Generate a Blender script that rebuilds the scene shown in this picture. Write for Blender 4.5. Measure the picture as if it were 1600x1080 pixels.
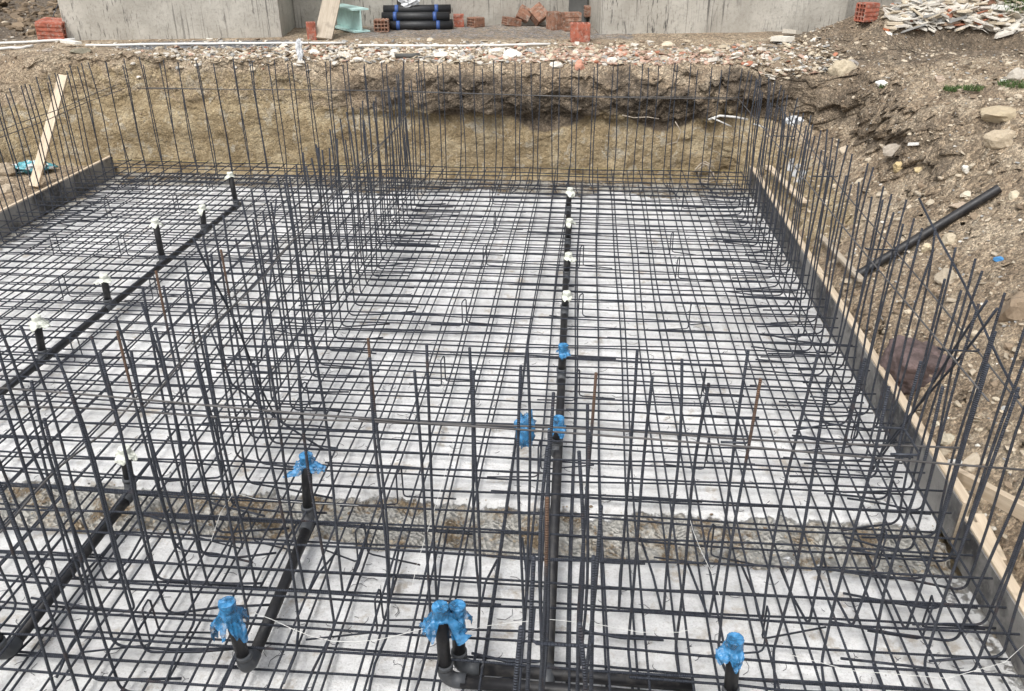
import bpy, math, random
import numpy as np
from mathutils import Vector, Matrix, noise
from mathutils.bvhtree import BVHTree

rnd = random.Random(11)
PI = math.pi
for o in list(bpy.data.objects):
    bpy.data.objects.remove(o)
S = bpy.context.scene
COL = S.collection

# ------------------------------------------------------------------ camera
F_PX, PITCH, YAW, ROLL, H = 1294.9, 0.47834, 0.08710, -0.0044, 2.75
_c, _s = math.cos, math.sin
_fw = np.array([-_s(YAW) * _c(PITCH), _c(YAW) * _c(PITCH), -_s(PITCH)])
_rt = np.array([_c(YAW), _s(YAW), 0.0])
_dn = np.cross(_fw, _rt)
CM = np.array([[_c(ROLL), -_s(ROLL), 0], [_s(ROLL), _c(ROLL), 0], [0, 0, 1]]) @ np.array([_rt, _dn, _fw])
CAMP = np.array([0, 0, H])
cam_d = bpy.data.cameras.new('camera')
cam = bpy.data.objects.new('camera', cam_d)
COL.objects.link(cam)
cam_d.sensor_fit = 'HORIZONTAL'
cam_d.sensor_width = 36.0
cam_d.lens = 36.0 * F_PX / 1600.0
cam_d.clip_start = 0.05
cam_d.clip_end = 500
m = Matrix.Identity(4)
for i in range(3):
    m[i][0], m[i][1], m[i][2] = CM[0][i], -CM[1][i], -CM[2][i]
m[2][3] = H
cam.matrix_world = m
S.camera = cam

# ------------------------------------------------------------------ world, sun, exposure
SUN_EL, SUN_AZ = math.radians(58), math.radians(205)      # azimuth: where the sun stands, clockwise from +Y
W = bpy.data.worlds.new('World')
S.world = W
W.use_nodes = True
wn, wl = W.node_tree.nodes, W.node_tree.links
wn.clear()
sky = wn.new('ShaderNodeTexSky')
sky.sky_type = 'NISHITA'
sky.sun_disc = False
sky.sun_elevation = SUN_EL
sky.sun_rotation = SUN_AZ
sky.air_density = 1.0
sky.dust_density = 4.0
sky.ozone_density = 1.0
hs = wn.new('ShaderNodeHueSaturation')
hs.inputs['Saturation'].default_value = 0.22
bg = wn.new('ShaderNodeBackground')
bg.inputs['Strength'].default_value = 0.15
wo = wn.new('ShaderNodeOutputWorld')
wl.new(sky.outputs[0], hs.inputs['Color'])
wl.new(hs.outputs[0], bg.inputs[0])
wl.new(bg.outputs[0], wo.inputs[0])
sl = bpy.data.lights.new('sun', 'SUN')
sl.energy = 1.2
sl.angle = math.radians(28)
sl.color = (1.0, 0.97, 0.92)
so = bpy.data.objects.new('sun', sl)
COL.objects.link(so)
sd = Vector((math.sin(SUN_AZ) * math.cos(SUN_EL), math.cos(SUN_AZ) * math.cos(SUN_EL), math.sin(SUN_EL)))
so.rotation_euler = sd.to_track_quat('Z', 'Y').to_euler()
so.location = (0, 0, 30)
S.view_settings.view_transform = 'Standard'
S.view_settings.look = 'None'
S.view_settings.exposure = 0.65
S.view_settings.gamma = 1.0

# ------------------------------------------------------------------ pixel -> point helpers (photo pixels, onto a plane)
def ray(px, py):
    return CM.T @ np.array([(px - 800) / F_PX, (py - 540) / F_PX, 1.0])
def at(px, py, z=0.0):
    d = ray(px, py)
    return Vector(CAMP + d * (z - H) / d[2])
def aty(px, py, Y):
    d = ray(px, py)
    return Vector(CAMP + d * Y / d[1])
def atx(px, py, X):
    d = ray(px, py)
    return Vector(CAMP + d * X / d[0])

# ------------------------------------------------------------------ materials
class NT:
    def __init__(self, name):
        self.m = bpy.data.materials.new(name)
        self.m.use_nodes = True
        self.t = self.m.node_tree
        self.n, self.l = self.t.nodes, self.t.links
        self.b = self.n['Principled BSDF']
        self.co = None
    def coord(self, kind='Object', scale=(1, 1, 1)):
        tc = self.n.new('ShaderNodeTexCoord')
        mp = self.n.new('ShaderNodeMapping')
        mp.inputs['Scale'].default_value = scale
        self.l.new(tc.outputs[kind], mp.inputs[0])
        return mp.outputs[0]
    def world(self, scale=(1, 1, 1)):
        g = self.n.new('ShaderNodeNewGeometry')
        mp = self.n.new('ShaderNodeMapping')
        mp.inputs['Scale'].default_value = scale
        self.l.new(g.outputs['Position'], mp.inputs[0])
        return mp.outputs[0]
    def noise(self, vec, scale, detail=6, rough=0.6, dist=0.0):
        t = self.n.new('ShaderNodeTexNoise')
        t.inputs['Scale'].default_value = scale
        t.inputs['Detail'].default_value = detail
        t.inputs['Roughness'].default_value = rough
        t.inputs['Distortion'].default_value = dist
        self.l.new(vec, t.inputs['Vector'])
        return t.outputs[0]
    def voro(self, vec, scale, feat='F1', out='Distance'):
        t = self.n.new('ShaderNodeTexVoronoi')
        t.feature = feat
        t.inputs['Scale'].default_value = scale
        self.l.new(vec, t.inputs['Vector'])
        return t.outputs[out]
    def ramp(self, fac, stops):
        r = self.n.new('ShaderNodeValToRGB')
        e = r.color_ramp.elements
        while len(e) < len(stops):
            e.new(0.5)
        for k, (p, c) in enumerate(stops):
            e[k].position = p
            e[k].color = (c, c, c, 1) if isinstance(c, (int, float)) else (*c, 1)
        self.l.new(fac, r.inputs[0])
        return r.outputs[0]
    def mix(self, fac, a, b, mode='MIX'):
        x = self.n.new('ShaderNodeMix')
        x.data_type = 'RGBA'
        x.blend_type = mode
        for s, v in ((0, fac), (6, a), (7, b)):
            if isinstance(v, (int, float)):
                x.inputs[s].default_value = v if s == 0 else (v, v, v, 1)
            elif isinstance(v, tuple):
                x.inputs[s].default_value = (*v, 1)
            else:
                self.l.new(v, x.inputs[s])
        return x.outputs[2]
    def math(self, op, a, b=0.0):
        x = self.n.new('ShaderNodeMath')
        x.operation = op
        for s, v in ((0, a), (1, b)):
            if isinstance(v, (int, float)):
                x.inputs[s].default_value = v
            else:
                self.l.new(v, x.inputs[s])
        return x.outputs[0]
    def attr(self, name):
        a = self.n.new('ShaderNodeAttribute')
        a.attribute_name = name
        return a
    def rand(self):
        return self.n.new('ShaderNodeObjectInfo').outputs['Random']
    def bump(self, h, dist=0.01, strength=1.0, prev=None):
        b = self.n.new('ShaderNodeBump')
        b.inputs['Distance'].default_value = dist
        b.inputs['Strength'].default_value = strength
        self.l.new(h, b.inputs['Height'])
        if prev is not None:
            self.l.new(prev, b.inputs['Normal'])
        self.l.new(b.outputs[0], self.b.inputs['Normal'])
        return b.outputs[0]
    def base(self, c):
        if isinstance(c, tuple):
            self.b.inputs['Base Color'].default_value = (*c, 1)
        else:
            self.l.new(c, self.b.inputs['Base Color'])
    def rough(self, v):
        if isinstance(v, (int, float)):
            self.b.inputs['Roughness'].default_value = v
        else:
            self.l.new(v, self.b.inputs['Roughness'])

MAT = {}
def simple(name, c, rough=0.6, var=0.25, scale=20, bump=0.0, bscale=60, metallic=0.0):
    t = NT(name)
    v = t.coord('Object')
    n = t.noise(v, scale)
    d = tuple(x * (1 - var) for x in c)
    e = tuple(min(1, x * (1 + var)) for x in c)
    t.base(t.ramp(n, [(0.3, d), (0.7, e)]))
    t.rough(rough)
    t.b.inputs['Metallic'].default_value = metallic
    if bump:
        t.bump(t.noise(v, bscale), bump)
    MAT[name] = t.m
    return t.m

def rebar_mat(name, axis, rust):
    t = NT(name)
    v = t.coord('Object')
    w = t.world((1, 1, 1))
    r = t.rand()
    n1 = t.noise(w, 9, 5, 0.65)
    n2 = t.noise(w, 70, 4, 0.7)
    blue = t.mix(r, (0.013, 0.017, 0.027), (0.028, 0.034, 0.048))
    steel = t.mix(t.ramp(n2, [(0.35, 0.0), (0.75, 1.0)]), blue, (0.066, 0.073, 0.090))
    amt = t.ramp(n1, [(0.57 - rust, 0.0), (0.75 - rust, 1.0)])
    if rust > 0.2:                        # rust only on the upper end
        sx = t.n.new('ShaderNodeSeparateXYZ')
        t.l.new(v, sx.inputs[0])
        tip = t.math('ADD', sx.outputs[2], t.math('MULTIPLY', n1, 0.5))
        amt = t.math('MULTIPLY', t.ramp(t.math('MULTIPLY', tip, 0.6), [(0.73, 0.0), (0.80, 1.0)]), t.ramp(n2, [(0.3, 0.55), (0.6, 1.0)]))
    rustc = t.mix(n2, (0.075, 0.040, 0.024), (0.18, 0.10, 0.055))
    t.base(t.mix(t.math('MULTIPLY', amt, 0.45 if rust < 0.2 else 1.0), steel, rustc))
    t.rough(t.ramp(n1, [(0.3, 0.45), (0.7, 0.75)]))
    t.b.inputs['Metallic'].default_value = 0.25 if rust < 0.2 else 0.05
    wv = t.n.new('ShaderNodeTexWave')
    wv.wave_type = 'BANDS'
    wv.bands_direction = axis
    wv.inputs['Scale'].default_value = 36
    wv.inputs['Distortion'].default_value = 0.0
    t.l.new(v, wv.inputs['Vector'])
    t.bump(wv.outputs['Fac'], 0.0035, 1.0)
    MAT[name] = t.m
    return t.m
rebar_mat('rebar_upright', 'Z', 0.0)
rebar_mat('rebar_lying', 'X', -0.03)
rebar_mat('rebar_rusty', 'Z', 0.45)
simple('rebar_tie', (0.085, 0.081, 0.080), 0.6, 0.45, 6, 0.0015, 120, 0.15)
simple('wire_dark', (0.03, 0.03, 0.035), 0.5)

# lean concrete with the rough strip; attribute 'dirt' = amount of earth lying on it
t = NT('lean_concrete')
w = t.world()
d = t.attr('dirt').outputs['Fac']
n1 = t.noise(w, 1.3, 8, 0.62, 0.4)
n2 = t.noise(w, 16, 8, 0.7)
n3 = t.noise(w, 90, 4, 0.7)
c = t.ramp(n1, [(0.34, (0.62, 0.62, 0.61)), (0.5, (0.77, 0.77, 0.765)), (0.64, (0.85, 0.85, 0.845))])
c = t.mix(t.ramp(t.noise(t.world((1, 3.2, 1)), 5.5, 8, 0.7, 0.4), [(0.38, 0.5), (0.54, 0.0)]), c, (0.55, 0.55, 0.545))
c = t.mix(t.ramp(n3, [(0.36, 0.4), (0.50, 0.0)]), c, (0.45, 0.44, 0.43))
c = t.mix(t.ramp(n2, [(0.52, 0.0), (0.68, 0.55)]), c, (0.44, 0.42, 0.385))
sp = t.voro(w, 34)
spm = t.ramp(sp, [(0.05, 1.0), (0.13, 0.0)])
spm = t.math('MULTIPLY', spm, t.ramp(n1, [(0.47, 0.0), (0.6, 0.9)]))
c = t.mix(spm, c, (0.16, 0.14, 0.11))
c = t.mix(t.ramp(t.noise(w, 4.7, 7, 0.7), [(0.575, 0.0), (0.66, 0.65)]), c, (0.38, 0.315, 0.235))
c = t.mix(t.ramp(t.voro(w, 75), [(0.05, 0.8), (0.12, 0.0)]), c, (0.25, 0.23, 0.20))
soil = t.mix(t.ramp(t.noise(w, 5, 8, 0.7), [(0.47, 0.0), (0.58, 1.0)]), (0.56, 0.545, 0.50), (0.27, 0.205, 0.13))
soil = t.mix(t.ramp(t.voro(w, 48), [(0.12, 1.0), (0.3, 0.0)]), soil, (0.50, 0.47, 0.42))
dm = t.ramp(t.math('ADD', d, t.math('MULTIPLY', t.math('SUBTRACT', n2, 0.5), 1.3)), [(0.42, 0.0), (0.58, 1.0)])
t.base(t.mix(dm, c, soil))
t.rough(0.88)
hb = t.math('ADD', t.math('MULTIPLY', n2, 0.5), t.math('MULTIPLY', n3, 0.25))
hb = t.math('ADD', hb, t.math('MULTIPLY', t.math('MULTIPLY', dm, t.voro(w, 40)), 2.0))
t.bump(hb, 0.02, 1.0)
MAT['lean_concrete'] = t.m

# earth: attribute 'soil' R = ochre clay, G = dark topsoil with painted shade of voids and hollow, B = grey wet gravel
t = NT('earth')
w = t.world()
a = t.attr('soil')
sep = t.n.new('ShaderNodeSeparateColor')
t.l.new(a.outputs['Color'], sep.inputs[0])
R_, G_, B_ = sep.outputs
n1 = t.noise(w, 2.2, 10, 0.66, 0.5)
n2 = t.noise(w, 14, 10, 0.72)
n3 = t.noise(w, 75, 6, 0.75)
light = t.ramp(n1, [(0.28, (0.235, 0.17, 0.112)), (0.48, (0.41, 0.315, 0.215)), (0.66, (0.58, 0.475, 0.345))])
light = t.mix(t.ramp(n2, [(0.54, 0.0), (0.68, 0.75)]), light, (0.56, 0.49, 0.38))
light = t.mix(t.ramp(n2, [(0.33, 0.7), (0.45, 0.0)]), light, (0.21, 0.16, 0.115))
ochre = t.ramp(t.noise(w, 3.5, 10, 0.68, 0.8), [(0.28, (0.17, 0.12, 0.065)), (0.47, (0.365, 0.28, 0.16)), (0.66, (0.54, 0.445, 0.29))])
ochre = t.mix(t.ramp(t.noise(w, 6.3, 9, 0.7, 1.0), [(0.55, 0.0), (0.61, 0.8)]), ochre, (0.50, 0.45, 0.355))
ochre = t.mix(t.ramp(t.noise(t.world((0.6, 0.6, 3.0)), 2.4, 6, 0.6), [(0.36, 0.55), (0.47, 0.0)]), ochre, (0.20, 0.145, 0.075))
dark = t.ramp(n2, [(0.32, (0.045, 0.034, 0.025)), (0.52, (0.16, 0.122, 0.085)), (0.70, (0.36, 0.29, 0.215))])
grey = t.ramp(n2, [(0.3, (0.13, 0.135, 0.15)), (0.7, (0.30, 0.31, 0.33))])
brk = t.math('MULTIPLY', t.math('SUBTRACT', n2, 0.5), 0.9)
def edge(x):
    return t.ramp(t.math('ADD', x, brk), [(0.38, 0.0), (0.62, 1.0)])
c = t.mix(edge(R_), light, ochre)
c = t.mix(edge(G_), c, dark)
c = t.mix(edge(B_), c, grey)
wd = t.n.new('ShaderNodeVectorMath')
wd.operation = 'ADD'
dn3 = t.n.new('ShaderNodeTexNoise')
dn3.inputs['Scale'].default_value = 30
t.l.new(w, dn3.inputs['Vector'])
dsc = t.n.new('ShaderNodeVectorMath')
dsc.operation = 'SCALE'
dsc.inputs['Scale'].default_value = 0.014
t.l.new(dn3.outputs['Color'], dsc.inputs[0])
t.l.new(w, wd.inputs[0])
t.l.new(dsc.outputs[0], wd.inputs[1])
wv_ = wd.outputs[0]
def grains(sc, lo, hi):
    g = t.n.new('ShaderNodeRGBToBW')
    t.l.new(t.voro(wv_, sc, 'F1', 'Color'), g.inputs[0])
    return t.ramp(g.outputs[0], [(0.2, lo), (0.5, (lo + 1.0) / 2 + 0.12), (0.8, hi)])
gm = t.math('MULTIPLY', t.ramp(t.noise(w, 5, 5), [(0.38, 0.1), (0.6, 1.0)]), t.math('SUBTRACT', 1.0, t.math('MULTIPLY', R_, 0.7)))
c = t.mix(gm, c, t.mix(1.0, c, grains(24, 0.62, 1.28), 'MULTIPLY'))
gk = t.math('SUBTRACT', 1.0, t.math('MULTIPLY', R_, 0.65))
c = t.mix(gk, c, grains(62, 0.66, 1.40), 'MULTIPLY')
c = t.mix(t.math('MULTIPLY', gk, 0.8), c, grains(150, 0.66, 1.40), 'MULTIPLY')
sp = t.ramp(t.voro(w, 55), [(0.06, 1.0), (0.16, 0.0)])
c = t.mix(t.math('MULTIPLY', sp, t.ramp(n1, [(0.4, 0.15), (0.65, 0.8)])), c, (0.50, 0.46, 0.38))
c = t.mix(t.ramp(n3, [(0.35, 0.35), (0.65, 0.0)]), c, (0.10, 0.08, 0.055))
t.base(c)
t.rough(0.95)
hb = t.math('ADD', t.math('MULTIPLY', n2, 1.6), t.math('MULTIPLY', n3, 0.45))
hb = t.math('ADD', hb, t.math('MULTIPLY', t.voro(wv_, 24), -0.8))
hb = t.math('ADD', hb, t.math('MULTIPLY', t.voro(wv_, 62), -0.5))
hb = t.math('MULTIPLY', hb, t.math('SUBTRACT', 1.0, t.math('MULTIPLY', R_, 0.5)))
t.bump(hb, 0.038, 0.9)
MAT['earth'] = t.m

# stones: vertex colour 'tint'
t = NT('stone')
w = t.world()
n = t.noise(w, 60, 6, 0.7)
k = t.attr('tint').outputs['Color']
t.base(t.mix(t.ramp(n, [(0.3, 0.55), (0.65, 0.0)]), k, t.mix(1.0, k, (0.62, 0.56, 0.48), 'MULTIPLY')))
t.rough(0.9)
t.bump(n, 0.006, 0.8)
MAT['stone'] = t.m

# rendered concrete of the building, with run-down stains
t = NT('old_concrete')
w = t.world()
n1 = t.noise(w, 1.6, 8, 0.6)
n2 = t.noise(w, 26, 8, 0.7)
c = t.ramp(n1, [(0.3, (0.30, 0.28, 0.24)), (0.66, (0.52, 0.495, 0.44))])
c = t.mix(t.ramp(n2, [(0.50, 0.0), (0.68, 0.6)]), c, (0.25, 0.235, 0.205))
dr = t.noise(t.world((11, 11, 1.3)), 3.2, 7, 0.65, 0.3)
zone = t.ramp(t.noise(w, 1.1, 3, 0.5), [(0.36, 0.0), (0.56, 1.0)])
st = t.math('MULTIPLY', t.ramp(dr, [(0.565, 0.0), (0.62, 1.0)]), zone)
c = t.mix(st, c, (0.085, 0.08, 0.075))
lt = t.noise(t.world((7, 7, 0.5)), 2.2, 3, 0.5)
dr2 = t.noise(t.world((13, 13, 0.30)), 2.6, 6, 0.6, 0.2)
z2 = t.ramp(t.noise(t.world((1, 1, 0.15)), 1.7, 3, 0.5), [(0.47, 0.0), (0.58, 1.0)])
c = t.mix(t.math('MULTIPLY', t.ramp(dr2, [(0.57, 0.0), (0.63, 0.9)]), z2), c, (0.10, 0.095, 0.088))
c = t.mix(t.ramp(lt, [(0.70, 0.0), (0.74, 0.7)]), c, (0.60, 0.60, 0.585))
sepz = t.n.new('ShaderNodeSeparateXYZ')
t.l.new(w, sepz.inputs[0])
t.base(c)
t.rough(0.85)
t.bump(t.math('ADD', n2, t.math('MULTIPLY', t.noise(w, 120), 0.4)), 0.010, 0.8)
MAT['old_concrete'] = t.m

# sawn timber, grain along local X
def timber(name, c1, c2):
    t = NT(name)
    v = t.coord('Object', (1.2, 22, 22))
    n = t.noise(v, 2.2, 8, 0.65, 0.6)
    q = t.noise(t.coord('Object'), 7, 6)
    c = t.ramp(n, [(0.3, c1), (0.7, c2)])
    c = t.mix(t.ramp(q, [(0.56, 0.0), (0.72, 0.55)]), c, tuple(x * 0.5 for x in c1))
    t.base(c)
    t.rough(0.75)
    t.bump(n, 0.003, 0.6)
    MAT[name] = t.m
timber('pine', (0.46, 0.36, 0.25), (0.66, 0.56, 0.43))
timber('old_board', (0.30, 0.25, 0.19), (0.45, 0.39, 0.31))
# formwork face: film of dirt and cement on dark ply
t = NT('form_face')
w = t.world()
n1 = t.noise(w, 2.0, 6, 0.6, 0.3)
n2 = t.noise(w, 22, 8, 0.7)
c = t.ramp(n1, [(0.44, (0.04, 0.04, 0.042)), (0.56, (0.24, 0.23, 0.215))])
c = t.mix(t.ramp(n2, [(0.5, 0.0), (0.72, 0.7)]), c, (0.31, 0.30, 0.28))
t.base(c)
t.rough(0.6)
t.bump(n2, 0.004, 0.6)
MAT['form_face'] = t.m
# black drain pipe and its grey fittings
for nm, cc, rg in (('pipe_black', (0.012, 0.012, 0.014), 0.38), ('pipe_grey', (0.06, 0.065, 0.072), 0.42), ('pipe_white', (0.66, 0.65, 0.62), 0.5)):
    t = NT(nm)
    w = t.world()
    n = t.noise(w, 22, 7, 0.7)
    dust = (0.30, 0.27, 0.23) if nm != 'pipe_white' else (0.42, 0.37, 0.30)
    t.base(t.mix(t.ramp(n, [(0.50, 0.0), (0.85, 0.22)]), cc, dust))
    t.rough(t.ramp(n, [(0.35, rg), (0.7, rg + 0.3)]))
    MAT[nm] = t.m
def plastic(name, c, alpha=0.85, rough=0.3, spots=None):
    t = NT(name)
    v = t.coord('Object')
    n = t.noise(v, 30, 4, 0.55, 0.8)
    col = t.ramp(n, [(0.34, tuple(x * 0.6 for x in c)), (0.5, c), (0.66, tuple(min(1, x * 1.15 + 0.05) for x in c))])
    if spots:
        col = t.mix(t.ramp(t.noise(v, 11, 3), [(0.50, 0.0), (0.54, 1.0)]), col, spots)
    t.base(col)
    t.rough(rough)
    if alpha < 1:
        t.l.new(t.ramp(t.noise(v, 17, 3), [(0.36, alpha - 0.22), (0.6, min(1.0, alpha + 0.25))]), t.b.inputs['Alpha'])
    t.bump(n, 0.008, 0.8)
    MAT[name] = t.m
plastic('blue_plastic', (0.045, 0.23, 0.47), 0.68, 0.16)
plastic('white_tape', (0.66, 0.68, 0.60), 1.0, 0.55)
plastic('white_film', (0.72, 0.74, 0.76), 0.85)
plastic('teal_sack', (0.10, 0.36, 0.42), 1.0, 0.4, (0.60, 0.62, 0.62))
for nm, cc in (('clay_red', (0.38, 0.12, 0.075)), ('clay_brown', (0.27, 0.14, 0.09))):
    t = NT(nm)
    w = t.world()
    n = t.noise(w, 12, 7, 0.65)
    c = t.ramp(n, [(0.35, tuple(x * 0.55 for x in cc)), (0.5, cc), (0.65, tuple(x * 1.2 for x in cc))])
    c = t.mix(t.ramp(t.noise(w, 21, 7, 0.7), [(0.50, 0.0), (0.66, 0.75)]), c, (0.40, 0.36, 0.31))
    t.base(c)
    t.rough(0.9)
    t.bump(n, 0.004, 0.8)
    MAT[nm] = t.m
simple('mint_paint', (0.46, 0.66, 0.63), 0.5, 0.18, 9)
simple('bitumen', (0.016, 0.017, 0.019), 0.5, 0.4, 30, 0.004)
simple('blue_band', (0.04, 0.09, 0.27), 0.45)
simple('dark_sheet', (0.075, 0.075, 0.07), 0.7, 0.3, 6)
simple('purple_rock', (0.125, 0.090, 0.085), 0.85, 0.55, 9, 0.03, 14)
simple('string_white', (0.75, 0.75, 0.72), 0.7, 0.1)
simple('string_yellow', (0.52, 0.42, 0.16), 0.7, 0.1)
simple('root_pale', (0.42, 0.36, 0.29), 0.8, 0.3)
simple('grass_green', (0.06, 0.105, 0.025), 0.6, 0.5, 30)
simple('far_leaf', (0.035, 0.075, 0.02), 0.6, 0.5, 8)
simple('hole_dark', (0.05, 0.047, 0.043), 0.9)

# ------------------------------------------------------------------ mesh helpers
class MB:
    def __init__(self):
        self.v, self.f = [], []
    def add(self, vs, fs):
        k = len(self.v)
        self.v += [tuple(p) for p in vs]
        self.f += [tuple(i + k for i in q) for q in fs]
    def box(self, c, s, rot=None):
        hx, hy, hz = s[0] / 2, s[1] / 2, s[2] / 2
        vs = [Vector((x, y, z)) for x in (-hx, hx) for y in (-hy, hy) for z in (-hz, hz)]
        if rot is not None:
            vs = [rot @ p for p in vs]
        vs = [p + Vector(c) for p in vs]
        self.add(vs, [(0, 1, 3, 2), (4, 6, 7, 5), (0, 4, 5, 1), (2, 3, 7, 6), (0, 2, 6, 4), (1, 5, 7, 3)])
    def tube(self, pts, r, n=8, cap=True):
        pts = [Vector(p) for p in pts]
        rs = r if isinstance(r, (list, tuple)) else [r] * len(pts)
        vs = []
        up = None
        for i, p in enumerate(pts):
            a = pts[max(i - 1, 0)]
            b = pts[min(i + 1, len(pts) - 1)]
            d = (b - a).normalized()
            if up is None:
                up = d.orthogonal().normalized()
            else:
                up = (up - d * up.dot(d))
                up = up.normalized() if up.length > 1e-6 else d.orthogonal().normalized()
            sd_ = d.cross(up)
            for k in range(n):
                an = 2 * PI * k / n
                vs.append(p + (up * math.cos(an) + sd_ * math.sin(an)) * rs[i])
        fs = []
        for i in range(len(pts) - 1):
            for k in range(n):
                k2 = (k + 1) % n
                fs.append((i * n + k, i * n + k2, (i + 1) * n + k2, (i + 1) * n + k))
        if cap:
            fs.append(tuple(range(n - 1, -1, -1)))
            fs.append(tuple((len(pts) - 1) * n + k for k in range(n)))
        self.add(vs, fs)
    def grid(self, fn, nu, nv):
        vs = [fn(i / nu, j / nv) for i in range(nu + 1) for j in range(nv + 1)]
        fs = [(i * (nv + 1) + j, (i + 1) * (nv + 1) + j, (i + 1) * (nv + 1) + j + 1, i * (nv + 1) + j + 1)
              for i in range(nu) for j in range(nv)]
        self.add(vs, fs)
    def mesh(self, name, mat, smooth=False):
        me = bpy.data.meshes.new(name)
        me.from_pydata(self.v, [], self.f)
        me.materials.append(MAT[mat])
        if smooth:
            me.polygons.foreach_set('use_smooth', [True] * len(me.polygons))
        me.update()
        return me
def obj(name, mb, mat, parent=None, loc=(0, 0, 0), smooth=False, bevel=0.0):
    me = mb.mesh(name, mat, smooth) if isinstance(mb, MB) else mb
    o = bpy.data.objects.new(name, me)
    o.location = loc
    COL.objects.link(o)
    if parent is not None:
        o.parent = parent
    if bevel:
        b = o.modifiers.new('bevel', 'BEVEL')
        b.width = bevel
        b.segments = 2
    return o
def tag(o, label=None, cat=None, group=None, kind=None):
    if label: o['label'] = label
    if cat: o['category'] = cat
    if group: o['group'] = group
    if kind: o['kind'] = kind
    return o
def thing(name, label, cat, loc=(0, 0, 0), group=None, rz=0.0):
    o = bpy.data.objects.new(name, None)
    o.empty_display_size = 0.1
    o.location = loc
    o.rotation_euler.z = rz
    COL.objects.link(o)
    return tag(o, label, cat, group)
def fbm(p, o=4, g=0.5):
    s, a = 0.0, 1.0
    q = Vector(p)
    for _ in range(o):
        s += a * noise.noise(q)
        a *= g
        q = q * 2.03 + Vector((7.1, 3.7, 5.3))
    return s
def smooth(a, b, x):
    x = min(1, max(0, (x - a) / (b - a)))
    return x * x * (3 - 2 * x)

# ------------------------------------------------------------------ ground: the banks round the pit and the land beyond, one sheet
X0, X1, Y0, Y1 = -6.75, 2.0, 0.95, 9.5
PF = [(-0.1, -0.06), (0.00, 0.10), (0.03, 0.32), (0.05, 0.52), (0.13, 0.70), (0.02, 0.80), (-0.01, 0.98), (0.06, 1.17), (0.22, 1.29), (1.0, 1.31), (4.5, 1.36), (90, 3.0)]
PRn = [(-0.1, -0.06), (-0.04, 0.13), (0.1, 0.25), (0.35, 0.42), (0.7, 0.69), (1.0, 0.92), (1.3, 1.12), (1.6, 1.30), (2.1, 1.52), (3.2, 1.78), (6.0, 1.95), (90, 3.5)]
PRf = [(-0.1, -0.06), (0.00, 0.12), (0.18, 0.28), (0.42, 0.45), (0.66, 0.64), (0.80, 0.84), (0.84, 1.08), (1.00, 1.28), (1.7, 1.36), (2.9, 1.40), (6.0, 1.44), (90, 3.0)]
PL = [(-0.1, -0.06), (0.02, 0.10), (0.15, 0.32), (0.3, 0.55), (0.45, 0.78), (0.6, 0.95), (0.8, 1.08), (1.0, 1.17), (1.3, 1.25), (2.4, 1.30), (5.0, 1.36), (90, 3.0)]
PN = [(-0.05, -0.06), (0.0, 0.2), (0.03, 0.4), (0.06, 0.6), (0.08, 0.75), (0.1, 0.9), (0.13, 1.0), (0.18, 1.08), (0.3, 1.13), (1.2, 1.15), (4.0, 1.2), (90, 2.0)]
SUBS = [4, 7, 9, 12, 9, 10, 10, 10, 22, 44, 30, 9]
SUBS = SUBS[1:]
def path_points():
    pts = []
    rc = 0.4
    def line(a, b, step):
        n = max(2, int((Vector(b) - Vector(a)).length / step))
        for i in range(n):
            q = Vector(a).lerp(Vector(b), i / n)
            pts.append((q.x, q.y))
    def arc(cx, cy, a0, a1, n):
        for i in range(n):
            a = a0 + (a1 - a0) * i / n
            pts.append((cx + rc * math.cos(a), cy + rc * math.sin(a)))
    line((X1, Y0 + rc), (X1, Y1 - rc), 0.04)
    arc(X1 - rc, Y1 - rc, 0, PI / 2, 18)
    line((X1 - rc, Y1), (X0 + rc, Y1), 0.04)
    arc(X0 + rc, Y1 - rc, PI / 2, PI, 16)
    line((X0, Y1 - rc), (X0, 7.5), 0.06)
    line((X0, 7.5), (X0, Y0 + rc), 0.25)
    arc(X0 + rc, Y0 + rc, PI, 1.5 * PI, 5)
    line((X0 + rc, Y0), (X1 - rc, Y0), 0.25)
    arc(X1 - rc, Y0 + rc, 1.5 * PI, 2 * PI, 8)
    return pts
PTS = path_points()
NP_ = len(PTS)
tv = []
for k, n in enumerate(SUBS):
    for j in range(n):
        tv.append(k + j / n)
tv.append(len(SUBS))
NV = len(tv)
verts, soilc = [], []
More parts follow.
